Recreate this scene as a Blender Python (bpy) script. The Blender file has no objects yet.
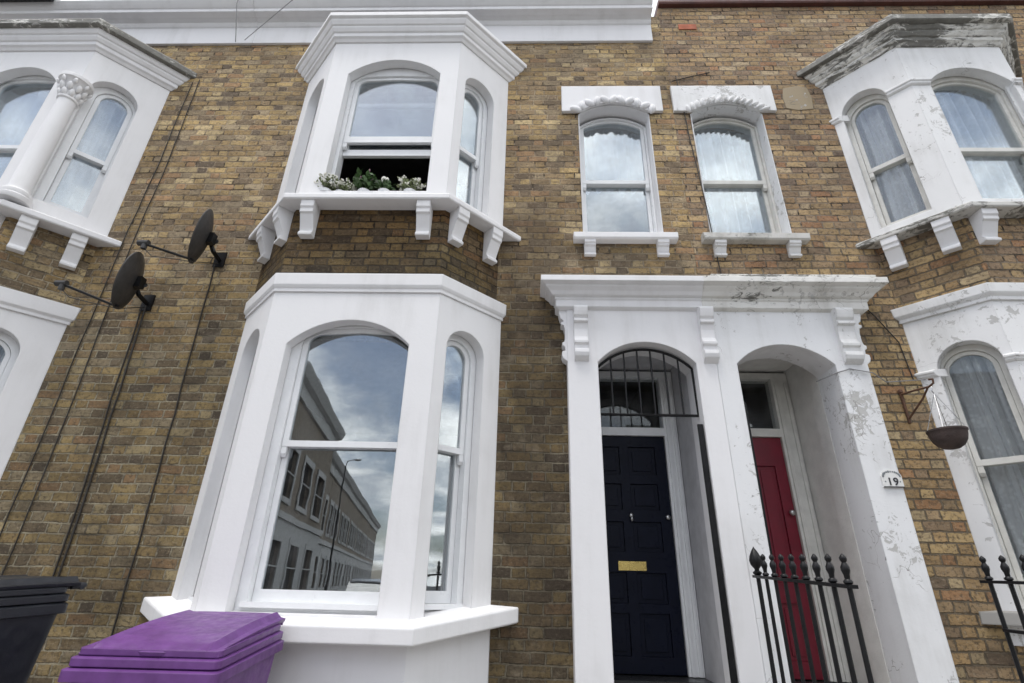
import bpy, bmesh, math, random
from mathutils import Vector, Matrix
from mathutils.geometry import tessellate_polygon
random.seed(7)
PI = math.pi
S = bpy.context.scene
COL = S.collection

# ------------------------------------------------------------------ materials
def new_mat(name):
    m = bpy.data.materials.new(name); m.use_nodes = True
    nt = m.node_tree; nt.nodes.clear()
    out = nt.nodes.new('ShaderNodeOutputMaterial')
    return m, nt, out
def N(nt, typ, **kw):
    n = nt.nodes.new(typ)
    for k, v in kw.items():
        if k.startswith('i_'):
            n.inputs[k[2:].replace('_', ' ')].default_value = v
        else: setattr(n, k, v)
    return n
def L(nt, a, b): nt.links.new(a, b)
def M(nt, op, a, b=None, c=None, clamp=False):
    n = nt.nodes.new('ShaderNodeMath'); n.operation = op; n.use_clamp = clamp
    for i, v in enumerate((a, b, c)):
        if v is None: continue
        if isinstance(v, (int, float)): n.inputs[i].default_value = v
        else: nt.links.new(v, n.inputs[i])
    return n.outputs[0]
def mapr(nt, v, a, b, c=0., d=1., smooth=True):
    n = nt.nodes.new('ShaderNodeMapRange'); n.interpolation_type = 'SMOOTHSTEP' if smooth else 'LINEAR'
    nt.links.new(v, n.inputs[0])
    for i, x in enumerate((a, b, c, d)): n.inputs[i+1].default_value = x
    return n.outputs[0]
def mixc(nt, f, a, b, mode='MIX'):
    n = nt.nodes.new('ShaderNodeMix'); n.data_type = 'RGBA'; n.blend_type = mode
    for s, v in ((n.inputs[0], f), (n.inputs[6], a), (n.inputs[7], b)):
        if isinstance(v, (int, float)): s.default_value = v
        elif isinstance(v, tuple): s.default_value = (*v, 1) if len(v) == 3 else v
        else: nt.links.new(v, s)
    return n.outputs[2]
def noise(nt, vec, scale, detail=4, rough=.55, dist=0.):
    n = N(nt, 'ShaderNodeTexNoise'); n.inputs['Scale'].default_value = scale
    n.inputs['Detail'].default_value = detail; n.inputs['Roughness'].default_value = rough
    n.inputs['Distortion'].default_value = dist
    nt.links.new(vec, n.inputs['Vector']); return n.outputs['Fac']
def objco(nt): return N(nt, 'ShaderNodeTexCoord').outputs['Object']
def stretch(nt, vec, sx, sy, sz):
    m = N(nt, 'ShaderNodeMapping'); nt.links.new(vec, m.inputs[0]); m.inputs['Scale'].default_value = (sx, sy, sz)
    return m.outputs[0]
def principled(nt, out):
    p = N(nt, 'ShaderNodeBsdfPrincipled'); nt.links.new(p.outputs[0], out.inputs['Surface']); return p

def simple_mat(name, col, rough=.5, metal=0., var=.12, bump=.15, bscale=60, spec=.5, bevel=0.):
    m, nt, out = new_mat(name); p = principled(nt, out)
    co = objco(nt); n = noise(nt, co, 9, 5)
    c = mixc(nt, mapr(nt, n, .3, .7), tuple(x*(1-var) for x in col), tuple(min(1, x*(1+var)) for x in col))
    L(nt, c, p.inputs['Base Color']); p.inputs['Metallic'].default_value = metal
    rr = mapr(nt, noise(nt, co, 25, 3), .3, .7, max(.02, rough-.08), rough+.08); L(nt, rr, p.inputs['Roughness'])
    p.inputs['Specular IOR Level'].default_value = spec
    b = N(nt, 'ShaderNodeBump'); b.inputs['Strength'].default_value = bump; b.inputs['Distance'].default_value = .004
    L(nt, noise(nt, co, bscale, 4), b.inputs['Height'])
    if bevel:
        bv = N(nt, 'ShaderNodeBevel', samples=4); bv.inputs['Radius'].default_value = bevel; L(nt, bv.outputs[0], b.inputs['Normal'])
    L(nt, b.outputs[0], p.inputs['Normal']); return m

def paint_mat(name, base=(.77,.775,.79), dirt=.25, peel=0., lichen=0., bevel=.012, grime=(.34,.33,.30), lump=.25):
    """painted stucco: dirt streaks, optional peeling to grey cement, black lichen"""
    m, nt, out = new_mat(name); p = principled(nt, out); co = objco(nt)
    geo = N(nt, 'ShaderNodeNewGeometry')
    str_ = noise(nt, stretch(nt, co, 7, 7, .9), 1.0, 6, .6)
    blot = noise(nt, co, 1.7, 6, .62)
    f = M(nt, 'MULTIPLY', mapr(nt, M(nt, 'ADD', M(nt, 'MULTIPLY', str_, .55), M(nt, 'MULTIPLY', blot, .45)), .46, .72), dirt)
    c = mixc(nt, f, base, grime)
    # fine scuffs
    sc = mapr(nt, noise(nt, co, 38, 5, .7), .62, .78)
    c = mixc(nt, M(nt, 'MULTIPLY', sc, .25*min(1, dirt*2)), c, (.42,.40,.36))
    height = noise(nt, co, 45, 5, .6)
    h = M(nt, 'ADD', M(nt, 'MULTIPLY', height, .35), M(nt, 'MULTIPLY', noise(nt, co, 6, 4), lump*3))
    if peel > 0:
        pn = M(nt, 'ADD', M(nt, 'MULTIPLY', noise(nt, co, 13, 8, .72, .5), .62), M(nt, 'MULTIPLY', noise(nt, co, 1.1, 3), .4))
        t = .68 - .16*peel
        pm = mapr(nt, pn, t, t+.012)
        edge = M(nt, 'MULTIPLY', mapr(nt, pn, t-.018, t), M(nt, 'SUBTRACT', 1., pm))
        c = mixc(nt, pm, c, mixc(nt, noise(nt, co, 20, 4), (.42,.41,.39), (.60,.60,.59)))
        c = mixc(nt, M(nt, 'MULTIPLY', edge, .5), c, (.16,.14,.12))
        v = N(nt, 'ShaderNodeTexVoronoi', feature='DISTANCE_TO_EDGE'); v.inputs['Scale'].default_value = 3.2
        wob = N(nt, 'ShaderNodeVectorMath', operation='ADD'); L(nt, co, wob.inputs[0])
        nz = N(nt, 'ShaderNodeTexNoise'); nz.inputs['Scale'].default_value = 9; L(nt, co, nz.inputs['Vector'])
        sc2 = N(nt, 'ShaderNodeVectorMath', operation='SCALE'); L(nt, nz.outputs['Color'], sc2.inputs[0]); sc2.inputs['Scale'].default_value = .22
        L(nt, sc2.outputs[0], wob.inputs[1]); L(nt, wob.outputs[0], v.inputs['Vector'])
        crack = M(nt, 'MULTIPLY', M(nt, 'SUBTRACT', 1., mapr(nt, v.outputs['Distance'], .002, .010)), mapr(nt, noise(nt, co, 2.3, 3), .56-.04*peel, .64))
        c = mixc(nt, M(nt, 'MULTIPLY', crack, .6), c, (.15,.13,.11))
        h = M(nt, 'SUBTRACT', h, M(nt, 'MULTIPLY', M(nt, 'ADD', pm, crack), 1.4))
    if lichen > 0:
        ln = M(nt, 'ADD', M(nt, 'MULTIPLY', noise(nt, stretch(nt, co, 1, 1, 3), 8, 8, .72, 1.), .55), M(nt, 'MULTIPLY', noise(nt, co, 1.4, 3), .45))
        t = .66 - .19*lichen
        lm = mapr(nt, ln, t, t+.06)
        c = mixc(nt, M(nt, 'MULTIPLY', lm, .88), c, mixc(nt, noise(nt, co, 30, 4), (.05,.048,.045), (.17,.165,.14)))
    L(nt, c, p.inputs['Base Color'])
    p.inputs['Roughness'].default_value = .62; p.inputs['Specular IOR Level'].default_value = .3
    b = N(nt, 'ShaderNodeBump'); b.inputs['Strength'].default_value = .35; b.inputs['Distance'].default_value = .006
    L(nt, h, b.inputs['Height'])
    if bevel:
        bv = N(nt, 'ShaderNodeBevel', samples=4); bv.inputs['Radius'].default_value = bevel; L(nt, bv.outputs[0], b.inputs['Normal'])
    L(nt, b.outputs[0], p.inputs['Normal']); return m

def brick_mat(name, pal, mortar_lo, mortar_hi, bright_lo, bright_hi, z0, z1, rough_edge=1.0, soot=.55, tint_hi=(1,1,1)):
    m, nt, out = new_mat(name); p = principled(nt, out)
    uv = N(nt, 'ShaderNodeTexCoord').outputs['UV']
    nz = N(nt, 'ShaderNodeTexNoise'); nz.inputs['Scale'].default_value = 11; nz.inputs['Detail'].default_value = 3; L(nt, uv, nz.inputs['Vector'])
    sp0 = N(nt, 'ShaderNodeSeparateXYZ'); L(nt, uv, sp0.inputs[0])
    spn = N(nt, 'ShaderNodeSeparateColor'); L(nt, nz.outputs['Color'], spn.inputs[0])
    nz2 = noise(nt, uv, 1.3, 2)
    u = M(nt, 'ADD', sp0.outputs[0], M(nt, 'MULTIPLY', M(nt, 'SUBTRACT', spn.outputs[0], .5), .014))
    v = M(nt, 'ADD', M(nt, 'ADD', sp0.outputs[1], M(nt, 'MULTIPLY', M(nt, 'SUBTRACT', spn.outputs[1], .5), .011)), M(nt, 'MULTIPLY', nz2, .03))
    vr = M(nt, 'DIVIDE', v, .0745); row = M(nt, 'FLOOR', vr); fv = M(nt, 'FRACT', vr)
    wr = N(nt, 'ShaderNodeTexWhiteNoise', noise_dimensions='1D'); L(nt, row, wr.inputs['W'])
    ur = M(nt, 'ADD', M(nt, 'ADD', M(nt, 'DIVIDE', u, .302), M(nt, 'MULTIPLY', M(nt, 'FLOORED_MODULO', row, 2.), .5)), M(nt, 'MULTIPLY', wr.outputs[0], .10))
    cell = M(nt, 'FLOOR', ur); fu = M(nt, 'FRACT', ur)
    isS = M(nt, 'LESS_THAN', fu, .66)
    lS = M(nt, 'MULTIPLY', M(nt, 'MINIMUM', fu, M(nt, 'SUBTRACT', .66, fu)), .302)
    lH = M(nt, 'MULTIPLY', M(nt, 'MINIMUM', M(nt, 'SUBTRACT', fu, .66), M(nt, 'SUBTRACT', 1., fu)), .302)
    dh = M(nt, 'MAXIMUM', lS, lH)
    dv = M(nt, 'MULTIPLY', M(nt, 'MINIMUM', fv, M(nt, 'SUBTRACT', 1., fv)), .0745)
    d = M(nt, 'MINIMUM', dh, dv)
    d = M(nt, 'ADD', d, M(nt, 'MULTIPLY', M(nt, 'SUBTRACT', noise(nt, uv, 48, 5, .7), .5), .014*rough_edge))
    mask = mapr(nt, d, .0035, .0085)
    idv = N(nt, 'ShaderNodeCombineXYZ'); L(nt, M(nt, 'ADD', cell, M(nt, 'MULTIPLY', isS, .37)), idv.inputs[0]); L(nt, row, idv.inputs[1])
    wn = N(nt, 'ShaderNodeTexWhiteNoise', noise_dimensions='2D'); L(nt, idv.outputs[0], wn.inputs['Vector'])
    ramp = N(nt, 'ShaderNodeValToRGB'); cr = ramp.color_ramp; cr.interpolation = 'CONSTANT'
    tot = sum(w for _, w in pal); acc = 0
    while len(cr.elements) > 1: cr.elements.remove(cr.elements[0])
    cr.elements[0].position = 0; cr.elements[0].color = (*pal[0][0], 1)
    acc = pal[0][1]/tot
    for c_, w in pal[1:]:
        e = cr.elements.new(acc); e.color = (*c_, 1); acc += w/tot
    L(nt, wn.outputs['Value'], ramp.inputs[0])
    sc = N(nt, 'ShaderNodeSeparateColor'); L(nt, wn.outputs['Color'], sc.inputs[0])
    bc = mixc(nt, 1., ramp.outputs[0], (1,1,1), 'MULTIPLY')
    hsv = N(nt, 'ShaderNodeHueSaturation'); L(nt, bc, hsv.inputs['Color']); L(nt, mapr(nt, sc.outputs[1], 0, 1, .82, 1.18, False), hsv.inputs['Value'])
    bn = noise(nt, uv, 34, 6, .7)
    bcol = mixc(nt, M(nt, 'MULTIPLY', mapr(nt, bn, .47, .66), .75), hsv.outputs[0], (.07,.055,.042))
    bcol = mixc(nt, M(nt, 'MULTIPLY', mapr(nt, noise(nt, uv, 50, 4, .6), .54, .68), .5), bcol, (.40,.335,.24))
    # weathered horizontal streaks and spalled faces
    bcol = mixc(nt, M(nt, 'MULTIPLY', mapr(nt, noise(nt, stretch(nt, uv, 5, 26, 1), 1., 5, .65), .52, .68), .45), bcol, (.10,.078,.055))
    # height zone 0..1
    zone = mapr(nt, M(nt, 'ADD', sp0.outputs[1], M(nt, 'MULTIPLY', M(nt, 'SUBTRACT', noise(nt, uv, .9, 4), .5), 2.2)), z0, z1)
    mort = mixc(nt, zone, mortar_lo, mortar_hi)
    mort = mixc(nt, M(nt, 'MULTIPLY', mapr(nt, noise(nt, uv, 6, 5, .7), .45, .7), .7), mort, (.10,.085,.065))
    dash = mapr(nt, noise(nt, stretch(nt, uv, 3.2, 13, 1), 1., 4, .6), .50, .60)  # shadows of eroded joints, put into the mortar colour as dark dashes
    mort = mixc(nt, M(nt, 'MULTIPLY', M(nt, 'MULTIPLY', dash, mapr(nt, zone, 0, 1, .45, 1)), .9), mort, (.03,.024,.018))
    col = mixc(nt, mask, mort, bcol)
    # patches of clean and sooty wall
    big = M(nt, 'ADD', M(nt, 'MULTIPLY', noise(nt, stretch(nt, uv, .7, 1.3, 1), 1.1, 5, .6), .6), M(nt, 'MULTIPLY', noise(nt, uv, 4.2, 5, .6), .4))
    sm = mapr(nt, big, .43, .60)
    col = mixc(nt, M(nt, 'MULTIPLY', sm, soot), col, mixc(nt, .6, col, (.045,.036,.028)))
    # soot stain running down the brick beside the middle bay
    wv = M(nt, 'MULTIPLY', M(nt, 'SUBTRACT', noise(nt, uv, 2.6, 5, .65), .5), 1.1)
    dx = M(nt, 'ADD', M(nt, 'ABSOLUTE', M(nt, 'SUBTRACT', sp0.outputs[0], .03)), wv)
    st = M(nt, 'MULTIPLY', M(nt, 'SUBTRACT', 1., mapr(nt, dx, .10, .55)), M(nt, 'SUBTRACT', 1., mapr(nt, M(nt, 'ADD', sp0.outputs[1], wv), 4.2, 5.2)))
    col = mixc(nt, M(nt, 'MULTIPLY', st, .62), col, (.04,.03,.022))
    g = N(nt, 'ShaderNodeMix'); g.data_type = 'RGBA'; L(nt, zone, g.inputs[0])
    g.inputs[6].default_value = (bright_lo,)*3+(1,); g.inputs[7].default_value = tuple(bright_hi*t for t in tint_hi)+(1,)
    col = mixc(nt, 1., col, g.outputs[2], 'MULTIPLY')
    pale = mapr(nt, M(nt, 'ADD', M(nt, 'MULTIPLY', noise(nt, stretch(nt, uv, .5, 1.6, 1), 1.3, 4, .6), .6), M(nt, 'MULTIPLY', noise(nt, uv, 9, 5, .65), .4)), .52, .66)
    col = mixc(nt, M(nt, 'MULTIPLY', pale, .30), col, (.40,.335,.245))
    L(nt, col, p.inputs['Base Color']); p.inputs['Roughness'].default_value = .9; p.inputs['Specular IOR Level'].default_value = .2
    h = M(nt, 'ADD', M(nt, 'MULTIPLY', mask, .9), M(nt, 'MULTIPLY', bn, -.7))
    h = M(nt, 'ADD', h, M(nt, 'MULTIPLY', sc.outputs[2], .55))
    b = N(nt, 'ShaderNodeBump'); b.inputs['Strength'].default_value = 1.; b.inputs['Distance'].default_value = .016
    L(nt, h, b.inputs['Height']); L(nt, b.outputs[0], p.inputs['Normal'])
    return m

def glass_mat(name, fac=.3, tint=(.97,.98,.98), wav=.08):
    m, nt, out = new_mat(name)
    tr = N(nt, 'ShaderNodeBsdfTransparent'); tr.inputs[0].default_value = (*tint, 1)
    gl = N(nt, 'ShaderNodeBsdfGlossy'); gl.inputs['Roughness'].default_value = .0; gl.inputs['Color'].default_value = (.90,.96,1,1)
    co = objco(nt); b = N(nt, 'ShaderNodeBump'); b.inputs['Strength'].default_value = wav; b.inputs['Distance'].default_value = .002
    L(nt, noise(nt, co, 3.2, 2), b.inputs['Height']); L(nt, b.outputs[0], gl.inputs['Normal'])
    fr = N(nt, 'ShaderNodeFresnel'); fr.inputs['IOR'].default_value = 1.5
    f = M(nt, 'ADD', M(nt, 'MULTIPLY', fr.outputs[0], .6), fac-.024, clamp=True)
    dirt = N(nt, 'ShaderNodeBsdfDiffuse'); dirt.inputs[0].default_value = (.5,.5,.5,1)
    mx = N(nt, 'ShaderNodeMixShader'); L(nt, f, mx.inputs[0]); L(nt, tr.outputs[0], mx.inputs[1]); L(nt, gl.outputs[0], mx.inputs[2])
    mx2 = N(nt, 'ShaderNodeMixShader'); L(nt, mapr(nt, noise(nt, stretch(nt, co, 1, 1, .6), 5, 7, .75), .4, .8, .005, .09), mx2.inputs[0])
    L(nt, mx.outputs[0], mx2.inputs[1]); L(nt, dirt.outputs[0], mx2.inputs[2]); L(nt, mx2.outputs[0], out.inputs['Surface'])
    return m

def lace_mat(name, col=(.82,.84,.9), alpha=.8, scale=26):
    m, nt, out = new_mat(name); co = objco(nt)
    d = N(nt, 'ShaderNodeBsdfDiffuse'); d.inputs[0].default_value = (*col, 1)
    t = N(nt, 'ShaderNodeBsdfTranslucent'); t.inputs[0].default_value = (*col, 1)
    a = N(nt, 'ShaderNodeAddShader')
    mx0 = N(nt, 'ShaderNodeMixShader'); mx0.inputs[0].default_value = .12; L(nt, d.outputs[0], mx0.inputs[1]); L(nt, t.outputs[0], mx0.inputs[2])
    v = N(nt, 'ShaderNodeTexVoronoi'); v.inputs['Scale'].default_value = scale; L(nt, co, v.inputs['Vector'])
    pat = mapr(nt, M(nt, 'ADD', v.outputs['Distance'], M(nt, 'MULTIPLY', noise(nt, co, 7, 4), .5)), .45, .75)
    lw = N(nt, 'ShaderNodeLayerWeight'); lw.inputs[0].default_value = .35
    fold = mapr(nt, lw.outputs['Facing'], .08, .62)
    op = M(nt, 'ADD', M(nt, 'SUBTRACT', alpha-.27, M(nt, 'MULTIPLY', pat, .14)), M(nt, 'MULTIPLY', fold, .5), clamp=True)
    tr = N(nt, 'ShaderNodeBsdfTransparent'); mx = N(nt, 'ShaderNodeMixShader')
    L(nt, op, mx.inputs[0]); L(nt, tr.outputs[0], mx.inputs[1]); L(nt, mx0.outputs[0], mx.inputs[2]); L(nt, mx.outputs[0], out.inputs['Surface'])
    return m

palA = [((.32,.235,.11),3.4),((.28,.20,.095),3),((.23,.17,.095),3),((.17,.13,.082),2.),((.28,.18,.095),1.4),((.38,.30,.165),1.6),((.12,.095,.066),.7),((.25,.20,.125),2)]
palC = [((.42,.30,.15),4),((.37,.25,.125),3),((.33,.235,.135),2.4),((.44,.34,.20),1.6),((.26,.185,.115),1.2),((.34,.195,.10),1.2),((.19,.14,.095),.5)]
M_ = {}
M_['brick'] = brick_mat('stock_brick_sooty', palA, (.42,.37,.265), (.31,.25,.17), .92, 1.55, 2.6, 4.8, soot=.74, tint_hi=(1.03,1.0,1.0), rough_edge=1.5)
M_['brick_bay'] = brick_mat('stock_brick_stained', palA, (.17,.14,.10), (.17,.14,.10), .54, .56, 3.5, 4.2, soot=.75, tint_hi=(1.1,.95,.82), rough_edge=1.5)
M_['brick_c'] = brick_mat('stock_brick_yellow', palC, (.19,.155,.11), (.31,.255,.18), 1.10, 1.12, 3.0, 4.4, rough_edge=1.9, soot=.55, tint_hi=(.98,.97,1.04))
M_['white'] = paint_mat('white_stucco_fresh', (.81,.805,.81), dirt=.2, lump=.3)
M_['white_porch'] = paint_mat('white_stucco_porch', (.79,.785,.795), dirt=.22, lump=.25)
M_['white_worn'] = paint_mat('white_stucco_worn', (.78,.78,.78), dirt=.36, peel=.52, lichen=.12, lump=.3)
M_['pier_peel'] = paint_mat('white_stucco_peeling', (.77,.775,.785), dirt=.35, peel=.5, lichen=.28, lump=.4)
M_['reveal_old'] = paint_mat('stained_stucco_reveal', (.46,.44,.40), dirt=.5, peel=.6, lump=.4)
M_['cornice_old'] = paint_mat('lichen_covered_stucco', (.72,.71,.67), dirt=.7, peel=.6, lichen=.98, lump=.5, grime=(.25,.235,.2))
M_['cornice_porch'] = paint_mat('flaking_porch_cornice', (.75,.74,.71), dirt=.6, peel=.5, lichen=.72, lump=.5, grime=(.3,.28,.24))
M_['cornice_rot'] = paint_mat('black_lichen_stucco', (.66,.65,.60), dirt=.8, peel=.8, lichen=1.2, lump=.6, grime=(.2,.19,.16))
M_['sill_old'] = paint_mat('lichen_sill', (.60,.59,.56), dirt=.8, peel=.8, lichen=.72, lump=.5)
M_['stone_sill'] = paint_mat('grey_stone_sill', (.34,.33,.31), dirt=.5, peel=0, lichen=.35)
M_['cement'] = paint_mat('cement_patch', (.33,.265,.175), dirt=.8, peel=.7, lichen=.5, grime=(.2,.16,.11))
M_['frame'] = simple_mat('white_gloss_paint', (.80,.81,.82), .35, var=.03, bump=.05, bevel=.004)
M_['frame_old'] = simple_mat('cream_gloss_paint', (.66,.65,.61), .4, var=.08, bump=.1, bevel=.004)
M_['glass'] = glass_mat('window_glass', .17, wav=.14)
M_['glass_hi'] = glass_mat('window_glass_bright', .17)
M_['glass_lo'] = glass_mat('window_glass_plain', .045, wav=.15)
M_['glass_door'] = glass_mat('fanlight_glass', .03)
M_['net'] = lace_mat('net_curtain', (.74,.78,.84), 1.25, 60)
M_['lace'] = lace_mat('lace_curtain', (.92,.93,.96), 1.0, 34)
M_['lace_grey'] = lace_mat('grey_lace_curtain', (.93,.94,.95), 1.05, 26)
M_['blind'] = simple_mat('roller_blind', (.72,.76,.80), .8, var=.03)
M_['iron'] = simple_mat('black_gloss_iron', (.007,.007,.008), .42, var=.3, bump=.3, bscale=80, spec=.3)
M_['dish'] = simple_mat('dark_grey_dish', (.045,.043,.042), .55, var=.2)
M_['rust'] = simple_mat('rusty_iron', (.10,.05,.03), .8, var=.4, bump=.5)
M_['cable'] = simple_mat('black_cable', (.03,.026,.022), .6)
M_['cable_grey'] = simple_mat('grey_cable', (.25,.25,.25), .6)
M_['navy'] = simple_mat('navy_gloss_paint', (.006,.008,.018), .34, var=.1, bump=.05, bevel=.006, spec=.12)
M_['red'] = simple_mat('crimson_gloss_paint', (.16,.004,.018), .38, var=.1, bump=.05, bevel=.006)
M_['brass'] = simple_mat('brass', (.62,.47,.17), .3, metal=1., var=.1)
M_['steel'] = simple_mat('steel', (.5,.5,.5), .3, metal=1.)
M_['purple'] = simple_mat('purple_plastic', (.135,.048,.20), .42, var=.16, bump=.12, bscale=40, bevel=.006)
M_['binblack'] = simple_mat('charcoal_plastic', (.014,.016,.021), .42, var=.15, bump=.15, bscale=120, bevel=.006)
M_['rubber'] = simple_mat('tyre_rubber', (.02,.02,.02), .8)
M_['basket'] = simple_mat('dark_wicker', (.05,.034,.03), .8, var=.4, bump=1., bscale=90)
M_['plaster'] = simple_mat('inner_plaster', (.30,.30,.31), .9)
M_['room'] = simple_mat('room_wall', (.16,.15,.14), .9)
M_['hall'] = simple_mat('hall_stucco_grey', (.52,.52,.54), .7, var=.08)
M_['hall_c'] = simple_mat('hall_stucco_cream', (.74,.73,.70), .8, var=.06, bump=.4)
M_['leadroof'] = simple_mat('lead_sheet', (.12,.12,.125), .6)
M_['redbrown'] = simple_mat('red_brown_gutter', (.085,.028,.022), .55, var=.2)
M_['redbrick'] = simple_mat('red_airbrick', (.42,.13,.07), .85, var=.2)
M_['terracotta'] = simple_mat('terracotta', (.42,.17,.09), .85)
M_['leaf'] = simple_mat('leaf_green', (.05,.10,.03), .5, var=.4)
M_['leaf2'] = simple_mat('leaf_pale', (.16,.19,.09), .5, var=.3)
M_['petal'] = simple_mat('white_petal', (.80,.79,.72), .6, var=.05)
M_['petal_p'] = simple_mat('dull_mauve_petal', (.20,.10,.14), .6, var=.2)
M_['ceramic'] = simple_mat('white_ceramic', (.78,.78,.76), .2, var=.02, bump=.02)
M_['ink'] = simple_mat('black_enamel', (.03,.03,.035), .4)
M_['ink_grey'] = simple_mat('grey_enamel', (.22,.24,.25), .4)
M_['asphalt'] = simple_mat('asphalt', (.055,.055,.058), .9, var=.25, bump=.8, bscale=150)
M_['paving'] = simple_mat('paving', (.27,.26,.24), .85, var=.2, bump=.5)
M_['step'] = simple_mat('black_step_tile', (.02,.02,.022), .35)
M_['slate'] = simple_mat('slate', (.10,.10,.115), .7)
M_['carpaint'] = simple_mat('silver_car_paint', (.55,.57,.60), .25, metal=.4, var=.03, bump=0)
M_['carglass'] = simple_mat('dark_car_glass', (.02,.025,.03), .05, var=0, bump=0)
M_['lampred'] = simple_mat('lamp_lens', (.6,.6,.6), .1)
M_['far_brick'] = simple_mat('far_brick', (.30,.25,.19), .9, var=.25)
M_['far_white'] = simple_mat('far_stucco', (.62,.61,.58), .8, var=.1)
M_['far_glass'] = simple_mat('far_pane', (.03,.035,.04), .08, var=0, bump=0)

# ------------------------------------------------------------------ mesh helpers
def uvmap(bm):
    uvl = bm.loops.layers.uv.verify()
    for f in bm.faces:
        n = f.normal
        for lp in f.loops:
            c = lp.vert.co
            if abs(n.z) > .7: lp[uvl].uv = (c.x, c.y)
            else:
                t = Vector((-n.y, n.x, 0)); t = t.normalized() if t.length > 1e-6 else Vector((1,0,0))
                lp[uvl].uv = (c.dot(t), c.z)
def obj(name, bm, mat, parent=None, smooth=False, label=None):
    bmesh.ops.recalc_face_normals(bm, faces=bm.faces[:])
    bm.normal_update(); uvmap(bm)
    me = bpy.data.meshes.new(name); bm.to_mesh(me); bm.free()
    me.materials.append(M_[mat] if isinstance(mat, str) else mat)
    if smooth:
        for p in me.polygons: p.use_smooth = True
        me.set_sharp_from_angle(angle=math.radians(smooth if smooth is not True else 40))
    o = bpy.data.objects.new(name, me); COL.objects.link(o)
    if parent: o.parent = parent; o.matrix_parent_inverse = Matrix.Identity(4); o.location = -world_loc(parent)
    if label: o['label'] = label
    return o
def world_loc(o):
    v = Vector((0,0,0))
    while o: v += Vector(o.location); o = o.parent
    return v
def thing(name, label, cat, loc=(0,0,0), group=None):
    o = bpy.data.objects.new(name, None); COL.objects.link(o); o.location = loc; o.empty_display_size = .1
    o['label'] = label; o['category'] = cat
    if group: o['group'] = group
    return o
def tag(o, label, cat, group=None):
    o['label'] = label; o['category'] = cat
    if group: o['group'] = group
    return o
def struct(name, bm, mat):
    o = obj(name, bm, mat); o['kind'] = 'structure'; return o
BM = bmesh.new
def box(bm, x0, x1, y0, y1, z0, z1):
    v = [bm.verts.new((x, y, z)) for x in (x0, x1) for y in (y0, y1) for z in (z0, z1)]
    for f in ((0,1,3,2),(4,6,7,5),(0,4,5,1),(2,3,7,6),(0,2,6,4),(1,5,7,3)): bm.faces.new([v[i] for i in f])
class Frame:
    """local (s along, o outward, z) -> world; outward is towards the street"""
    def __init__(s, x0, y0, x1, y1):
        s.p = Vector((x0, y0)); d = Vector((x1-x0, y1-y0)); s.L = d.length; s.d = d.normalized(); s.n = Vector((s.d.y, -s.d.x))
    def w(s, a, o, z):
        q = s.p + s.d*a + s.n*o; return Vector((q.x, q.y, z))
WALL = Frame(0, 0, 1, 0)
def slab(bm, outer, holes, fr, front, back):
    """outer/holes: lists of (s,z); solid between outward offsets front and back"""
    loops = [outer]+holes
    tri = tessellate_polygon([[Vector((a, b, 0)) for a, b in lp] for lp in loops])
    flat = [q for lp in loops for q in lp]
    F = [bm.verts.new(fr.w(a, front, z)) for a, z in flat]; B = [bm.verts.new(fr.w(a, back, z)) for a, z in flat]
    for t in tri:
        try: bm.faces.new([F[i] for i in t]); bm.faces.new([B[i] for i in reversed(t)])
        except ValueError: pass
    k = 0
    for lp in loops:
        n = len(lp)
        for i in range(n):
            a, b = k+i, k+(i+1) % n
            bm.faces.new([F[a], F[b], B[b], B[a]])
        k += n
def rect(a0, a1, z0, z1): return [(a0,z0),(a1,z0),(a1,z1),(a0,z1)]
def arch(a0, a1, zb, zs, zc, n=20):
    """opening outline with segmental (or elliptical when deep) head"""
    w = (a1-a0)/2; c = (a0+a1)/2; r = zc-zs; pts = [(a0,zb),(a1,zb)]
    if r >= w*.93:
        for i in range(n+1):
            t = PI*i/n; pts.append((c+w*math.cos(t), zs+r*math.sin(t)))
    else:
        R = (w*w+r*r)/(2*r); zc0 = zc-R; th = math.asin(min(1, w/R))
        for i in range(n+1):
            t = th-2*th*i/n; pts.append((c+R*math.sin(t), zc0+R*math.cos(t)))
    return pts
def flat_head(a0, a1, zb, zt, r=.16, n=8):
    """nearly flat head with rounded shoulders"""
    pts = [(a0,zb),(a1,zb)]
    for i in range(n+1):
        t = PI/2*i/n; pts.append((a1-r+r*math.cos(t), zt-r*.85-.015+r*.85*math.sin(t)))
    pts.append(((a0+a1)/2, zt))
    for i in range(n+1):
        t = PI/2+PI/2*i/n; pts.append((a0+r+r*math.cos(t), zt-r*.85-.015+r*.85*math.sin(t)))
    return pts
def inset_arch(a0, a1, zb, zs, zc, d, db=None): return arch(a0+d, a1-d, zb+(d if db is None else db), zs, zc-d)
def prism(bm, prof, fr, s0, s1):
    A = [bm.verts.new(fr.w(s0, o, z)) for o, z in prof]; B = [bm.verts.new(fr.w(s1, o, z)) for o, z in prof]
    n = len(prof)
    bm.faces.new(A); bm.faces.new(B[::-1])
    for i in range(n): bm.faces.new([A[i], B[i], B[(i+1) % n], A[(i+1) % n]])
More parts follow.
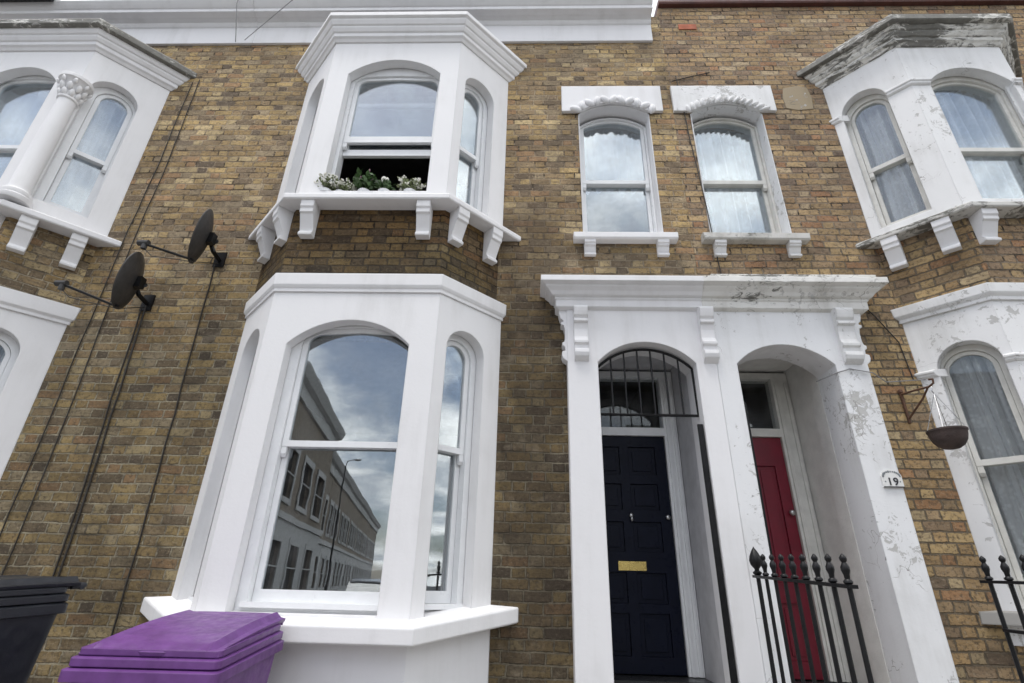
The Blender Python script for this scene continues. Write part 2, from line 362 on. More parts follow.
def sweep(bm, path, prof, wallends=True, zs=None):
    """mitred moulding; path runs left to right seen from the street"""
    P = [Vector(p) for p in path]; nor = []
    for a, b in zip(P, P[1:]):
        d = (b-a).normalized(); nor.append(Vector((d.y, -d.x)))
    rings = []
    for i, p in enumerate(P):
        if i == 0: m = Vector((1/nor[0].x, 0)) if wallends and abs(nor[0].x) > .05 else nor[0]
        elif i == len(P)-1: m = Vector((1/nor[-1].x, 0)) if wallends and abs(nor[-1].x) > .05 else nor[-1]
        else:
            q = nor[i-1]+nor[i]; m = q*(2/q.length_squared)
        rings.append([bm.verts.new(((p+m*o).x, (p+m*o).y, z+(zs((p+m*o).x, (p+m*o).y) if zs else 0))) for o, z in prof])
    n = len(prof)
    for A, B in zip(rings, rings[1:]):
        for i in range(n): bm.faces.new([A[i], B[i], B[(i+1) % n], A[(i+1) % n]])
    bm.faces.new(rings[0]); bm.faces.new(rings[-1][::-1])
def tube(bm, pts, r, seg=6, cap=True):
    P = [Vector(p) for p in pts]; rings = []
    rr = r if isinstance(r, (list, tuple)) else [r]*len(P)
    up = None
    for i, p in enumerate(P):
        t = ((P[min(i+1, len(P)-1)]-P[max(i-1, 0)])).normalized()
        if up is None: up = t.orthogonal().normalized()
        up = (up-t*up.dot(t)); up = up.normalized() if up.length > 1e-5 else t.orthogonal().normalized()
        s = t.cross(up)
        rings.append([bm.verts.new(p+(up*math.cos(a)+s*math.sin(a))*rr[i]) for a in (2*PI*k/seg for k in range(seg))])
    for A, B in zip(rings, rings[1:]):
        for k in range(seg): bm.faces.new([A[k], A[(k+1) % seg], B[(k+1) % seg], B[k]])
    if cap: bm.faces.new(rings[0][::-1]); bm.faces.new(rings[-1])
def lathe(bm, c, prof, seg=20, axis=None):
    """prof (r,z) about vertical through c"""
    rings = []
    for r, z in prof: rings.append([bm.verts.new((c[0]+r*math.cos(2*PI*k/seg), c[1]+r*math.sin(2*PI*k/seg), c[2]+z)) for k in range(seg)])
    for A, B in zip(rings, rings[1:]):
        for k in range(seg): bm.faces.new([A[k], A[(k+1) % seg], B[(k+1) % seg], B[k]])
    bm.faces.new(rings[0][::-1]); bm.faces.new(rings[-1])
def blob(bm, c, r, sub=1, sq=(1,1,1), rot=None):
    mt = Matrix.Translation(c) @ (rot.to_4x4() if rot else Matrix.Identity(4)) @ Matrix.Diagonal((r*sq[0], r*sq[1], r*sq[2], 1))
    bmesh.ops.create_icosphere(bm, subdivisions=sub, radius=1, matrix=mt)
def jitter(bm, amp, sc=14):
    from mathutils import noise as mn
    for v in bm.verts:
        q = mn.noise_vector(v.co*sc); v.co += q*amp

# ------------------------------------------------------------------ sash window
def sash_window(house, fr, a0, a1, zb, zs, zc, back, zr, mat='frame', glass='glass', curtain=None, openz=None, fw=.045, label=None, cmat='lace', pleats=10, glass2=None, rw=.042, flat=False, wide=None, rail=.045):
    """box frame + upper and lower sash, each with its pane; front of frame at outward offset -back"""
    A = (lambda p, q, b, t, d: flat_head(p, q, b, t, max(.05, .17-d))) if flat else (lambda p, q, b, t, d: arch(p, q, b, zs, t))
    bm = BM(); slab(bm, rect(a0-wide[0], a1+wide[1], zb-.06, zc+.12) if wide else A(a0, a1, zb, zc, 0), [A(a0+fw, a1-fw, zb+fw*.8, zc-fw, fw)], fr, -back, -back-.11)
    prism(bm, [(-back+.035, zb-.005), (-back+.035, zb+.03), (-back, zb+fw*.8-.004), (-back-.1, zb+fw*.8-.004), (-back-.1, zb-.005)], fr, a0+.002, a1-.002)
    w = obj('sash_window', bm, mat, house, label=label)
    b0, b1 = a0+fw+.002, a1-fw-.002
    ztop = zc-fw-.002; zbb = zb+fw*.8+.001; zu = zr-.02
    # upper sash (outer)
    bm = BM(); slab(bm, A(b0, b1, zu, ztop, fw), [A(b0+rw, b1-rw, zu+rail, ztop-rw*.85, fw+rw)], fr, -back-.02, -back-.055)
    for sgn, aa in ((1, b0), (-1, b1)):   # horns
        x0, x1 = sorted((aa, aa+sgn*.038)); prism(bm, [(-back-.022, zu), (-back-.022, zu-.05), (-back-.04, zu-.075), (-back-.05, zu-.05), (-back-.05, zu)], fr, x0, x1)
    us = obj('upper_sash', bm, mat, w)
    bm = BM(); slab(bm, A(b0+rw-.006, b1-rw+.006, zu+rail-.005, ztop-rw*.85+.005, fw+rw-.006), [], fr, -back-.036, -back-.040)
    obj('glass_pane', bm, glass, w)
    # lower sash (inner)
    off = 0. if openz is None else openz
    l0, l1 = zbb+off, zr+.022+off
    bm = BM(); slab(bm, rect(b0, b1, l0, l1), [rect(b0+rw, b1-rw, l0+.075, l1-.042)], fr, -back-.06, -back-.095)
    obj('lower_sash', bm, mat, w)
    bm = BM(); slab(bm, rect(b0+rw-.006, b1-rw+.006, l0+.07, l1-.037), [], fr, -back-.076, -back-.080)
    obj('glass_pane', bm, glass2 or glass, w)
    if curtain:
        c0, c1, cz0, cz1 = curtain; bm = BM(); n = 170; rows = 14
        g = []
        rnd = random.Random(int(a0*1000)+int(zb*100)); ph = rnd.random()*6
        for j in range(rows+1):
            z = cz0+(cz1-cz0)*j/rows; line = []
            for i in range(n+1):
                t = i/n; s_ = c0+(c1-c0)*t
                o = -back-.168+.05*math.sin(t*pleats*2*PI+ph+.5*math.sin(j*.35+t*5))*(.6+.4*math.sin(t*11+ph))+.007*math.sin(t*37+j*.3)
                line.append(bm.verts.new(fr.w(s_, o, z)))
            g.append(line)
        for j in range(rows):
            for i in range(n): bm.faces.new([g[j][i], g[j][i+1], g[j+1][i+1], g[j+1][i]])
        bm.faces.ensure_lookup_table()
        obj('curtain', bm, cmat, w, smooth=180)
    return w

def corbel(house, fr, sc, ztop, w, h, depth, mat, name='sill_bracket'):
    d = depth
    prof = [(-.03, ztop), (d, ztop), (d, ztop-.06*h/.3), (d-.012, ztop-.075*h/.3), (d-.012, ztop-.11*h/.3)]
    for i in range(7):
        t = i/6; prof.append((d-.03-(d*.42)*math.sin(t*PI*.5)+.01*math.sin(t*PI), ztop-.12*h/.3-(h-.17*h/.3)*t))
    prof += [(d*.52, ztop-h+.02), (d*.5, ztop-h), (-.03, ztop-h)]
    bm = BM(); prism(bm, prof, fr, sc-w/2, sc+w/2); return obj(name, bm, mat, house)

# ------------------------------------------------------------------ houses
HB = thing('terraced_house', 'brick house with fresh white bay windows, open upper sash and navy front door', 'house', (-1.4, 0, 0))
HA = thing('terraced_house', 'house at far left with column beside its upper bay window', 'house', (-5.24, 0, 0))
HC = thing('terraced_house', 'yellow brick house with red front door and weathered peeling bay', 'house', (4.1, 0, 0))

def brick_front(h, x0, x1, ztop, holes, mat, name='brick_wall'):
    bm = BM(); slab(bm, rect(x0, x1, -.3, ztop), holes, WALL, 0, -.33); return obj(name, bm, mat, h)
XAB = -3.315; XBC = 1.52
smallB = dict(a0=.515, a1=1.25, zb=4.29, zs=5.87, zc=6.0)
smallC = dict(a0=1.705, a1=2.44, zb=4.29, zs=5.87, zc=6.0)
hb_holes = [rect(-2.46,-.28,1.2,3.3), rect(-2.475,-.30,4.42,6.3), arch(.503,1.262,4.278,5.87,6.012), rect(.53,1.38,-.1,3.2)]
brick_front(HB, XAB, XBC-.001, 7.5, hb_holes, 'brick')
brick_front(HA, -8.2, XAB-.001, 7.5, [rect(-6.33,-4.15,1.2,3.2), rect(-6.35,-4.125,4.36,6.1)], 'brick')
brick_front(HC, XBC+.001, 6.45, 7.66, [arch(1.693,2.452,4.278,5.87,6.012), rect(1.66,2.47,-.1,3.2), rect(3.225,5.055,1.25,3.2), rect(3.205,5.075,4.33,6.1)], 'brick_c')
# side & back walls, floors, roof volumes
def shell(h, x0, x1, ztop, door=None):
    bm = BM(); t = .002
    box(bm, x0+t, x0+.12, .335, 8, -.3, ztop-.05); box(bm, x1-.12, x1-t, .335, 8, -.3, ztop-.05); box(bm, x0+.125, x1-.125, 4.6, 4.8, -.3, ztop-.06)
    box(bm, x0+.125, x1-.125, .335, 4.59, 3.55, 3.75); box(bm, x0+.125, x1-.125, .335, 4.59, .45, .62); box(bm, x0+.125, x1-.125, .335, 4.59, 6.55, 6.75)
    obj('inner_room', bm, 'room', h)
shell(HB, XAB, XBC, 7.4); shell(HA, -8.2, XAB, 7.4); shell(HC, XBC, 6.45, 7.4)
for h, x0, x1, z in ((HB, XAB, XBC, 7.5), (HA, -8.2, XAB, 7.5), (HC, XBC, 6.45, 7.55)):
    bm = BM(); fr = Frame(x0+.003, 4, x1-.003, 4)
    prism(bm, [(3.6, z-.15), (0, z+1.5), (-4, z-.3), (-4, z-.4), (3.6, z-.4)], Frame(0,4,1,4), x0+.003, x1-.003)
    obj('roof', bm, 'slate', h)

def bay(h, cx, wall_half, front_half, dep, z0, z1, win_f, win_s, mat, t=.095):
    """canted bay body; returns frames (left, front, right)"""
    FL = Frame(cx-wall_half, 0, cx-front_half, -dep); FF = Frame(cx-front_half, -dep, cx+front_half, -dep); FR = Frame(cx+front_half, -dep, cx+wall_half, 0)
    bm = BM()
    for f, w in ((FL, win_s), (FF, win_f), (FR, win_s)):
        hl = []
        if w:
            if f is FF: a0, a1 = front_half+w[0], front_half+w[1]
            elif f is FR: a0, a1 = w[0], w[1]
            else: a0, a1 = f.L-w[1], f.L-w[0]
            hl = [arch(a0, a1, w[2], w[3], w[4])]
        slab(bm, rect(0, f.L, z0, z1), hl, f, 0, -t)
    # cap top
    o = obj('bay_masonry', bm, mat, h)
    return FL, FF, FR

tilt = lambda x, y: .17*y
# ---- centre house lower bay
cx = -1.37
path = lambda cx, wh, fh, d: [(cx-wh, 0), (cx-fh, -d), (cx+fh, -d), (cx+wh, 0)]
FL, FF, FR = bay(HB, cx, 1.13, .667, .47, 1.0, 3.37, (-.475,.465,1.09,2.915,3.12), (.105,.485,1.09,2.945,3.125), 'white')
bm = BM(); sweep(bm, path(cx,1.13,.667,.47), [(-.12,3.365),(.012,3.365),(.012,3.395),(.02,3.405),(.029,3.425),(.031,3.525),(.022,3.532),(-.12,3.54)]); obj('bay_coping', bm, 'white', HB)
bm = BM(); sweep(bm, path(cx,1.14,.67,.47), [(-.17,1.16),(.0,1.155),(.125,1.145),(.13,1.135),(.13,1.055),(.12,1.045),(-.17,1.045)], zs=tilt); obj('bay_sill', bm, 'white', HB)
bm = BM(); sweep(bm, path(cx,1.14,.67,.47), [(-.1,-.2),(-.1,1.06),(-.005,1.05),(-.005,-.2)]); obj('bay_plinth', bm, 'white_porch', HB)
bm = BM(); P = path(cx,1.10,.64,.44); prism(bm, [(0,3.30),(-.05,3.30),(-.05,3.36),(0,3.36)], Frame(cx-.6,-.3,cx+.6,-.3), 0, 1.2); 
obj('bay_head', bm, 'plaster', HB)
sash_window(HB, FF, .232, 1.175, 1.12, 2.905, 3.135, .10, 2.17, fw=.03, flat=True, wide=(.07,.065))
sash_window(HB, FR, .09, .470, 1.13, 2.943, 3.11, .10, 2.19, fw=.035, wide=(0,.06))
sash_window(HB, FL, FL.L-.470, FL.L-.09, 1.13, 2.943, 3.11, .10, 2.19, fw=.035, wide=(.06,0))
# ---- centre brick band + upper bay
cx = -1.387
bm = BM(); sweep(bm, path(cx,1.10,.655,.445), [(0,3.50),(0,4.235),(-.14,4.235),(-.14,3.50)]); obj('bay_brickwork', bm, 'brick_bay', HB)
FL, FF, FR = bay(HB, cx, 1.13, .655, .475, 4.24, 6.42, (-.455,.475,4.40,5.905,6.11), (.10,.48,4.40,5.85,6.03), 'white')
bm = BM(); sweep(bm, path(cx,1.13,.655,.475), [(-.13,4.285),(0,4.28),(.12,4.27),(.125,4.262),(.125,4.222),(.115,4.212),(-.13,4.212)]); obj('bay_sill', bm, 'white', HB)
def corn(h, cx, wh, fh, d, zt, ht, ov, mat, topmat=None, jit=0):
    k = ht/.29; bm = BM()
    pr = [(-.14,zt-ht),(.012,zt-ht),(.03,zt-ht+.03*k),(.05,zt-ht+.045*k),(.05,zt-ht+.09*k),(.065,zt-ht+.10*k),(.085,zt-ht+.135*k),(.085,zt-ht+.155*k),(.10,zt-ht+.165*k),(.12,zt-ht+.205*k),(.12,zt-ht+.225*k),(ov,zt-.05),(ov,zt),(-.14,zt+.03)]
    P0 = path(cx, wh, fh, d)
    if jit:
        Q = []
        for a, b in zip(P0, P0[1:]):
            nn = max(2, int(math.hypot(b[0]-a[0], b[1]-a[1])/.06))
            Q += [(a[0]+(b[0]-a[0])*i/nn, a[1]+(b[1]-a[1])*i/nn) for i in range(nn)]
        P0 = Q+[P0[-1]]
    sweep(bm, P0, pr)
    if jit: jitter(bm, jit, 17)
    obj('bay_cornice', bm, mat, h)
    bm = BM(); P = path(cx, wh+ov*.5, fh+ov*.3, d+ov*.8)
    a = [bm.verts.new((x, y+(.002 if y == 0 else 0), zt+.012)) for x, y in P]; b = [bm.verts.new((x*.9+cx*.1, -.002, zt+.22)) for x, y in (P[0], P[-1])]
    bm.faces.new(a); bm.faces.new([a[0], a[1], b[0]]); bm.faces.new([a[1], a[2], b[1], b[0]]); bm.faces.new([a[2], a[3], b[1]]); bm.faces.new([a[3], a[0], b[0], b[1]])
    obj('bay_roof', bm, topmat or 'leadroof', h)
corn(HB, cx, 1.13, .655, .475, 6.655, .285, .145, 'white')
sash_window(HB, FF, .206, 1.162, 4.41, 5.90, 6.035, .10, 5.12, glass='glass', openz=.535, fw=.03, flat=True, wide=(.07,.065), rail=.075, glass2='glass_door')
sash_window(HB, FR, .095, .465, 4.41, 5.85, 6.02, .10, 5.13, wide=(0,.06), glass='glass', curtain=(.08,.48,4.42,4.85), cmat='net', fw=.035)
sash_window(HB, FL, FL.L-.465, FL.L-.095, 4.41, 5.85, 6.02, .10, 5.13, fw=.035, wide=(.06,0))
FBK = [Frame(cx-1.10,0,cx-.655,-.445), Frame(cx-.655,-.445,cx+.655,-.445), Frame(cx+.655,-.445,cx+1.10,0)]
for s_ in (.155, 1.145): corbel(HB, FBK[1], s_, 4.212, .115, .31, .135, 'white')
for s_ in (.11, .50):
    corbel(HB, FBK[2], s_, 4.212, .115, .31, .135, 'white'); corbel(HB, FBK[0], FBK[0].L-s_, 4.212, .115, .31, .135, 'white')

# ---- left house bays
cx = -5.24
FL, FF, FR = bay(HA, cx, 1.155, .665, .49, 4.22, 6.28, (-.36,.42,4.36,5.80,6.01), (.09,.50,4.36,5.79,5.985), 'white')
bm = BM(); sweep(bm, path(cx,1.155,.665,.49), [(-.13,4.24),(0,4.23),(.115,4.185),(.125,4.175),(.125,4.13),(.115,4.12),(-.13,4.12)]); obj('bay_sill', bm, 'white_porch', HA)
corn(HA, cx, 1.155, .665, .49, 6.52, .27, .15, 'white_porch')
bm = BM(); sweep(bm, path(cx,1.155,.665,.49), [(.10,6.455),(.156,6.455),(.168,6.465),(.166,6.53),(.155,6.55),(.10,6.56)]); obj('cornice_flashing', bm, 'cornice_rot', HA)
sash_window(HA, FF, .665-.358, .665+.43, 4.37, 5.79, 6.0, .10, 5.03, flat=True, wide=(.05,.05), fw=.02, glass='glass_hi', curtain=(.3,1.09,4.4,5.95), cmat='net', pleats=4)
sash_window(HA, FR, .12, .515, 4.37, 5.79, 5.965, .10, 5.08, fw=.035, wide=(.06,.06), glass='glass', curtain=(.09,.5,4.4,5.95), cmat='net', pleats=4)
sash_window(HA, FL, FL.L-.515, FL.L-.12, 4.37, 5.79, 5.965, .10, 5.08, wide=(.06,0))
# columns with leafy capitals
for sx in (1, -1):
    c = (cx+sx*.68, -.508, 0)
    bm = BM(); lathe(bm, c, [(.125,4.22),(.13,4.23),(.13,4.27),(.11,4.285),(.115,4.305),(.11,4.33),(.09,4.345),(.082,4.38),(.080,4.9),(.072,5.47),(.085,5.48),(.085,5.50),(.072,5.51)], 28)
    col = obj('corner_column', bm, 'white', HA, smooth=35)
    bm = BM(); lathe(bm, c, [(.072,5.50),(.078,5.58),(.10,5.66),(.13,5.70),(.14,5.705),(.14,5.745),(.10,5.75)], 28)
    for ring, (zz, rr, nn, hh) in enumerate(((5.54,.084,9,.042),(5.61,.10,9,.045),(5.665,.128,8,.032))):
        for k in range(nn):
            a = 2*PI*(k+.5*ring)/nn; p = Vector((c[0]+rr*math.cos(a), c[1]+rr*math.sin(a), zz))
            blob(bm, p, hh, 2, (.45,.55,1.0), Matrix.Rotation(a, 3, 'Z') @ Matrix.Rotation(.35, 3, 'Y'))
    obj('capital', bm, 'white', col, smooth=60)
bm = BM(); sweep(bm, path(cx,1.10,.655,.445), [(0,3.40),(0,4.13),(-.14,4.13),(-.14,3.40)]); obj('bay_brickwork', bm, 'brick', HA)
FBK = [Frame(cx-1.10,0,cx-.655,-.445), Frame(cx-.655,-.445,cx+.655,-.445), Frame(cx+.655,-.445,cx+1.10,0)]
for s_ in (.10,1.21): corbel(HA, FBK[1], s_, 4.12, .12, .31, .135, 'white')
for s_ in (.13,.49): corbel(HA, FBK[2], s_, 4.12, .12, .31, .135, 'white'); corbel(HA, FBK[0], FBK[0].L-s_, 4.12, .12, .31, .135, 'white')
FL, FF, FR = bay(HA, cx, 1.14, .69, .45, 1.0, 3.30, (-.45,.45,1.1,2.9,3.08), (.04,.42,1.1,2.93,3.115), 'white')
bm = BM(); sweep(bm, path(cx,1.14,.69,.45), [(-.12,3.28),(.016,3.28),(.016,3.31),(.035,3.33),(.045,3.45),(-.12,3.46)]); obj('bay_coping', bm, 'white', HA)
bm = BM(); sweep(bm, path(cx,1.14,.69,.45), [(-.17,1.16),(.0,1.155),(.13,1.145),(.13,1.055),(-.17,1.045)], zs=tilt); obj('bay_sill', bm, 'white', HA)
bm = BM(); sweep(bm, path(cx,1.14,.69,.45), [(-.1,-.2),(-.1,1.06),(-.005,1.05),(-.005,-.2)]); obj('bay_plinth', bm, 'white_porch', HA)
sash_window(HA, FF, .69-.448, .69+.448, 1.12, 2.895, 3.06, .10, 2.17, wide=(.04,.04), curtain=(.2,1.15,1.2,3.0), cmat='lace_grey')
sash_window(HA, FR, .03, .405, 1.13, 2.93, 3.09, .10, 2.19, glass='glass_lo', fw=.03, rw=.035, wide=(0,.06), curtain=(.04,.42,1.2,3.1), cmat='lace_grey')
sash_window(HA, FL, FL.L-.418, FL.L-.042, 1.13, 2.93, 3.09, .10, 2.19, wide=(.06,0))

# ---- right house bays
cx = 4.14
FL, FF, FR = bay(HC, cx, .975, .505, .48, 4.18, 6.27, (-.325,.45,4.33,5.74,5.945), (.198,.586,4.33,5.74,5.945), 'white_worn')
bm = BM(); sweep(bm, path(cx,.975,.505,.48), [(-.13,4.26),(0,4.25),(.11,4.205),(.12,4.195),(.12,4.16),(.11,4.15),(-.13,4.15)]); obj('bay_sill', bm, 'sill_old', HC)
corn(HC, cx, .975, .505, .48, 6.50, .255, .15, 'cornice_old', 'cornice_rot', jit=.011)
bm = BM(); sweep(bm, path(cx,.975,.505,.48), [(.06,6.43),(.155,6.43),(.17,6.44),(.165,6.515),(.10,6.53)]); jitter(bm, .012, 20); obj('cornice_edge', bm, 'cornice_rot', HC)
for pth in ([(FL.w(.0,0,0).x, FL.w(.0,0,0).y), (FL.w(FL.L-.589,0,0).x, FL.w(FL.L-.589,0,0).y)],
            [(FL.w(FL.L-.195,0,0).x, FL.w(FL.L-.195,0,0).y), (cx-.505,-.48), (cx-.328,-.48)], [(cx+.453,-.48), (cx+.505,-.48), (FR.w(.195,0,0).x, FR.w(.195,0,0).y)]):
    bm = BM(); sweep(bm, pth, [(-.05,5.70),(.004,5.70),(.02,5.715),(.02,5.735),(.03,5.745),(.03,5.765),(.004,5.78),(-.05,5.78)], wallends=(len(pth) == 2)); obj('impost_moulding', bm, 'white_worn', HC)
sash_window(HC, FF, .505-.323, .505+.448, 4.35, 5.73, 5.92, .10, 5.0, wide=(.04,.04), fw=.025, rw=.034, mat='frame_old', glass='glass_lo', curtain=(.18,.96,4.36,5.9), cmat='lace', pleats=8)
sash_window(HC, FL, FL.L-.574, FL.L-.178, 4.35, 5.72, 5.90, .10, 5.06, wide=(.05,.03), fw=.025, rw=.034, mat='frame_old', glass='glass_lo', curtain=(FL.L-.59,FL.L-.17,4.36,5.93), cmat='lace', pleats=5)
sash_window(HC, FR, .20, .584, 4.34, 5.73, 5.94, .10, 5.06, mat='frame_old')
bm = BM(); sweep(bm, path(cx,.95,.505,.445), [(0,3.48),(0,4.16),(-.14,4.16),(-.14,3.48)]); obj('bay_brickwork', bm, 'brick_c', HC)
FBK = [Frame(cx-.95,0,cx-.505,-.445), Frame(cx-.505,-.445,cx+.505,-.445), Frame(cx+.505,-.445,cx+.95,0)]
for s_ in (.09,.92): corbel(HC, FBK[1], s_, 4.15, .125, .27, .13, 'white_porch')
for s_ in (.15,.52): corbel(HC, FBK[0], FBK[0].L-s_, 4.15, .125, .27, .13, 'white_porch'); corbel(HC, FBK[2], s_, 4.15, .125, .27, .13, 'white_porch')
FL, FF, FR = bay(HC, cx, .955, .55, .42, 1.0, 3.40, (-.36,.42,1.2,2.90,3.08), (.06,.455,1.2,2.91,3.105), 'white_worn')
bm = BM(); sweep(bm, path(cx,.955,.55,.42), [(-.12,3.375),(.016,3.375),(.016,3.405),(.03,3.42),(.04,3.435),(.045,3.51),(-.12,3.52)]); obj('bay_coping', bm, 'white_worn', HC)
bm = BM(); sweep(bm, path(cx,.955,.55,.42), [(-.17,1.215),(.0,1.205),(.09,1.195),(.095,1.12),(-.17,1.115)]); obj('bay_sill', bm, 'stone_sill', HC)
bm = BM(); sweep(bm, path(cx,.955,.55,.42), [(-.14,-.2),(-.14,1.12),(-.02,1.12),(-.02,-.2)]); obj('bay_brickwork', bm, 'brick_c', HC)
for pth in ([(FL.w(.0,0,0).x, FL.w(.0,0,0).y), (FL.w(FL.L-.457,0,0).x, FL.w(FL.L-.457,0,0).y)],
            [(FL.w(FL.L-.058,0,0).x, FL.w(FL.L-.058,0,0).y), (cx-.55,-.42), (cx-.363,-.42)]):
    bm = BM(); sweep(bm, pth, [(-.05,2.865),(.004,2.865),(.02,2.88),(.02,2.89),(.03,2.90),(.03,2.915),(.004,2.93),(-.05,2.93)], wallends=(len(pth) == 2)); obj('impost_moulding', bm, 'white_worn', HC)
sash_window(HC, FF, .55-.358, .55+.418, 1.22, 2.895, 3.06, .10, 2.17, wide=(.04,.04), mat='frame_old', glass='glass_lo', curtain=(.18,.98,1.25,3.05), cmat='lace_grey')
sash_window(HC, FL, FL.L-.463, FL.L-.078, 1.22, 2.90, 3.08, .10, 2.19, wide=(.05,.02), fw=.02, rw=.034, mat='frame_old', glass='glass_lo', curtain=(FL.L-.46,FL.L-.055,1.25,3.09), cmat='lace_grey', pleats=5)
sash_window(HC, FR, .062, .453, 1.22, 2.91, 3.103, .10, 2.19, mat='frame_old')
# cement patch left of right cornice, air vent under sill
bm = BM(); slab(bm, [(2.72,5.95),(2.84,5.92),(3.0,5.94),(3.02,6.10),(3.0,6.26),(2.9,6.29),(2.74,6.25),(2.71,6.1)], [], WALL, .006, -.02); obj('cement_patch', bm, 'cement', HC)
bm = BM(); slab(bm, rect(3.27,3.55,3.80,3.86), [], Frame(0,-.06,1,-.06), .008, -.02); bm.free()

# ---- small arched windows
def small_window(h, d, white, sillmat, fmat, glass, glass2, curtain, cmat, leaf):
    a0, a1, zb, zs, zc = (d[k] for k in ('a0','a1','zb','zs','zc')); c = (a0+a1)/2
    bm = BM(); slab(bm, arch(a0-.010, a1+.010, zb-.01, zs, zc+.01), [arch(a0, a1, zb, zs, zc)], WALL, .004, -.30); obj('window_reveal', bm, 'pier_peel' if h is HC else white, h)
    # lintel block with arched soffit
    top = [(a0-.005, zs+.02)]+[]
    arc = arch(a0-.004, a1+.004, zb, zs, zc+.012)[2:]      # from right spring to left spring
    out = [(a0-.185, 5.885), (a0-.185, 6.262), (a1+.155, 6.262), (a1+.155, 5.885), (a1+.02, 5.885)]
    poly = out+[p for p in arc if p[1] > 5.886]+[(a0-.02, 5.885)]
    bm = BM(); slab(bm, poly, [], WALL, .035, .0005); lb = obj('lintel', bm, white, h)
    bm = BM(); n = 11 if leaf else 15
    w = (a1-a0)/2; r = zc-zs; R = (w*w+r*r)/(2*r); th = math.asin(w/R); zc0 = zc-R
    for i in range(n):
        t = -th*1.02+2.04*th*i/(n-1); rr = R+.05
        q = Vector((c+rr*math.sin(t), -.04, zc0+rr*math.cos(t)))
        rot = Matrix.Rotation(t+(.5 if not leaf else (.45 if i % 2 else -.45)), 3, 'Y')
        blob(bm, q, .062 if leaf else .054, 2, (.62 if leaf else .40,.5,1.1), rot)
    obj('carved_leaf_arch', bm, white, lb, smooth=60)
    bm = BM(); sl = [(0,zb-.012),(.075,zb-.02),(.09,zb-.03),(.09,zb-.085),(.075,zb-.10),(-.0,zb-.10)]
    prism(bm, sl, WALL, a0-.105, a1+.115)
    if sillmat == 'sill_old': jitter(bm, .006)
    obj('window_sill', bm, sillmat, h)
    for s_ in (a0+.045, a1-.02):
        corbel(h, WALL, s_, zb-.1, .105, .145, .075, white)
    sash_window(h, WALL, a0+.002, a1-.002, zb+.002, 5.82, 5.965, .13, 5.07, mat=fmat, glass=glass, glass2=glass2, curtain=curtain, cmat=cmat, fw=.022, rw=.034, pleats=6)
small_window(HB, smallB, 'white_porch', 'white_porch', 'frame', 'glass_hi', 'glass_hi', (.53,1.24,5.08,5.9), 'net', True)
small_window(HC, smallC, 'white_worn', 'sill_old', 'frame_old', 'glass_lo', 'glass_lo', (1.72,2.43,4.33,5.9), 'lace', False)

# ---- porch (shared wall front split at the party line: left half house B, right half house C)
def porch_half(h, x0, x1, ox0, ox1, zs, zc, mat):
    bm = BM(); slab(bm, rect(x0, x1, -.1, 3.46), [arch(ox0, ox1, -.05, zs, zc, 26)], WALL, .12, -.17)
    return obj('porch_front', bm, mat, h)
porch_half(HB, .322, XBC-.0005, .567, 1.357, 2.94, 3.125, 'white_porch')
porch_half(HC, XBC+.0005, 2.715, 1.683, 2.462, 2.94, 3.115, 'pier_peel')
pc = [(-.02,3.415),(0,3.415),(.02,3.425),(.035,3.435),(.035,3.495),(.045,3.505),(.045,3.52),(.07,3.53),(.09,3.56),(.12,3.585),(.125,3.60),(.14,3.605),(.165,3.615),(.165,3.665),(.15,3.675),(-.02,3.70)]
bm = BM(); sweep(bm, [(.265,0),(.265,-.12),(XBC-.06,-.12)], pc); obj('porch_cornice', bm, 'white_porch', HB)
bm = BM(); PC = [(XBC-.0595+(2.80-XBC+.0595)*i/24, -.12) for i in range(25)]+[(2.80, 0)]; sweep(bm, PC, pc); jitter(bm, .006); obj('porch_cornice', bm, 'cornice_porch', HC)
bm = BM(); box(bm, 1.53, 2.895, -.262, -.001, 3.677, 3.70); jitter(bm, .004); obj('porch_flashing', bm, 'cornice_old', HC)
bm = BM(); box(bm, .26, 2.79, -.125, -.001, 3.46, 3.69); obj('porch_roof', bm, 'white_porch', HB)
def scroll(h, fr, sc, w, mat, z0=2.94, z1=3.425, d=.075):
    pts = [(-.01,z1)]
    for z, o in ((z1,d),(z1-.02,d+.006),(z1-.05,d),(z1-.085,d-.01),(z1-.10,d-.03),(z1-.115,d-.032),(z1-.12,d-.012),(z1-.14,d-.012),(z1-.15,d-.035),(z1-.20,d-.045),(z1-.27,d-.045),(z1-.30,d-.038),(z1-.31,d-.02),(z1-.335,d-.022),(z1-.345,d-.04),(z1-.38,d-.045),(z1-.39,d-.018),(z1-.42,d-.015),(z1-.45,d-.025),(z1-.47,d-.05)): pts.append((o, z))
    pts.append((-.01, z0))
    bm = BM(); prism(bm, pts, fr, sc-w/2, sc+w/2); obj('scroll_bracket', bm, mat, h)
PF = Frame(0,-.12,1,-.12)
scroll(HB, PF, .435, .115, 'white_porch'); scroll(HB, PF, 1.475, .115, 'white_porch', z0=2.93); scroll(HC, PF, 2.60, .14, 'white_worn')
scroll(HB, Frame(.322,0,.322,-.12), .06, .10, 'white_porch', d=.06); scroll(HC, Frame(2.715,-.12,2.715,0), .06, .10, 'white_worn', d=.06)

def hallway(h, x0, x1, mat, yd=.70):
    bm = BM()
    box(bm, x1+.001, x1+.06, .335, yd+.3, .4, 3.3); box(bm, x0-.06, x0-.001, .335, yd+.3, .4, 3.3); box(bm, x0-.06, x1+.06, .171, yd+.3, 3.205, 3.29)
    o = obj('hall_lining', bm, mat, h); 
hallway(HB, .53, 1.38, 'hall'); hallway(HC, 1.66, 2.47, 'hall_c')
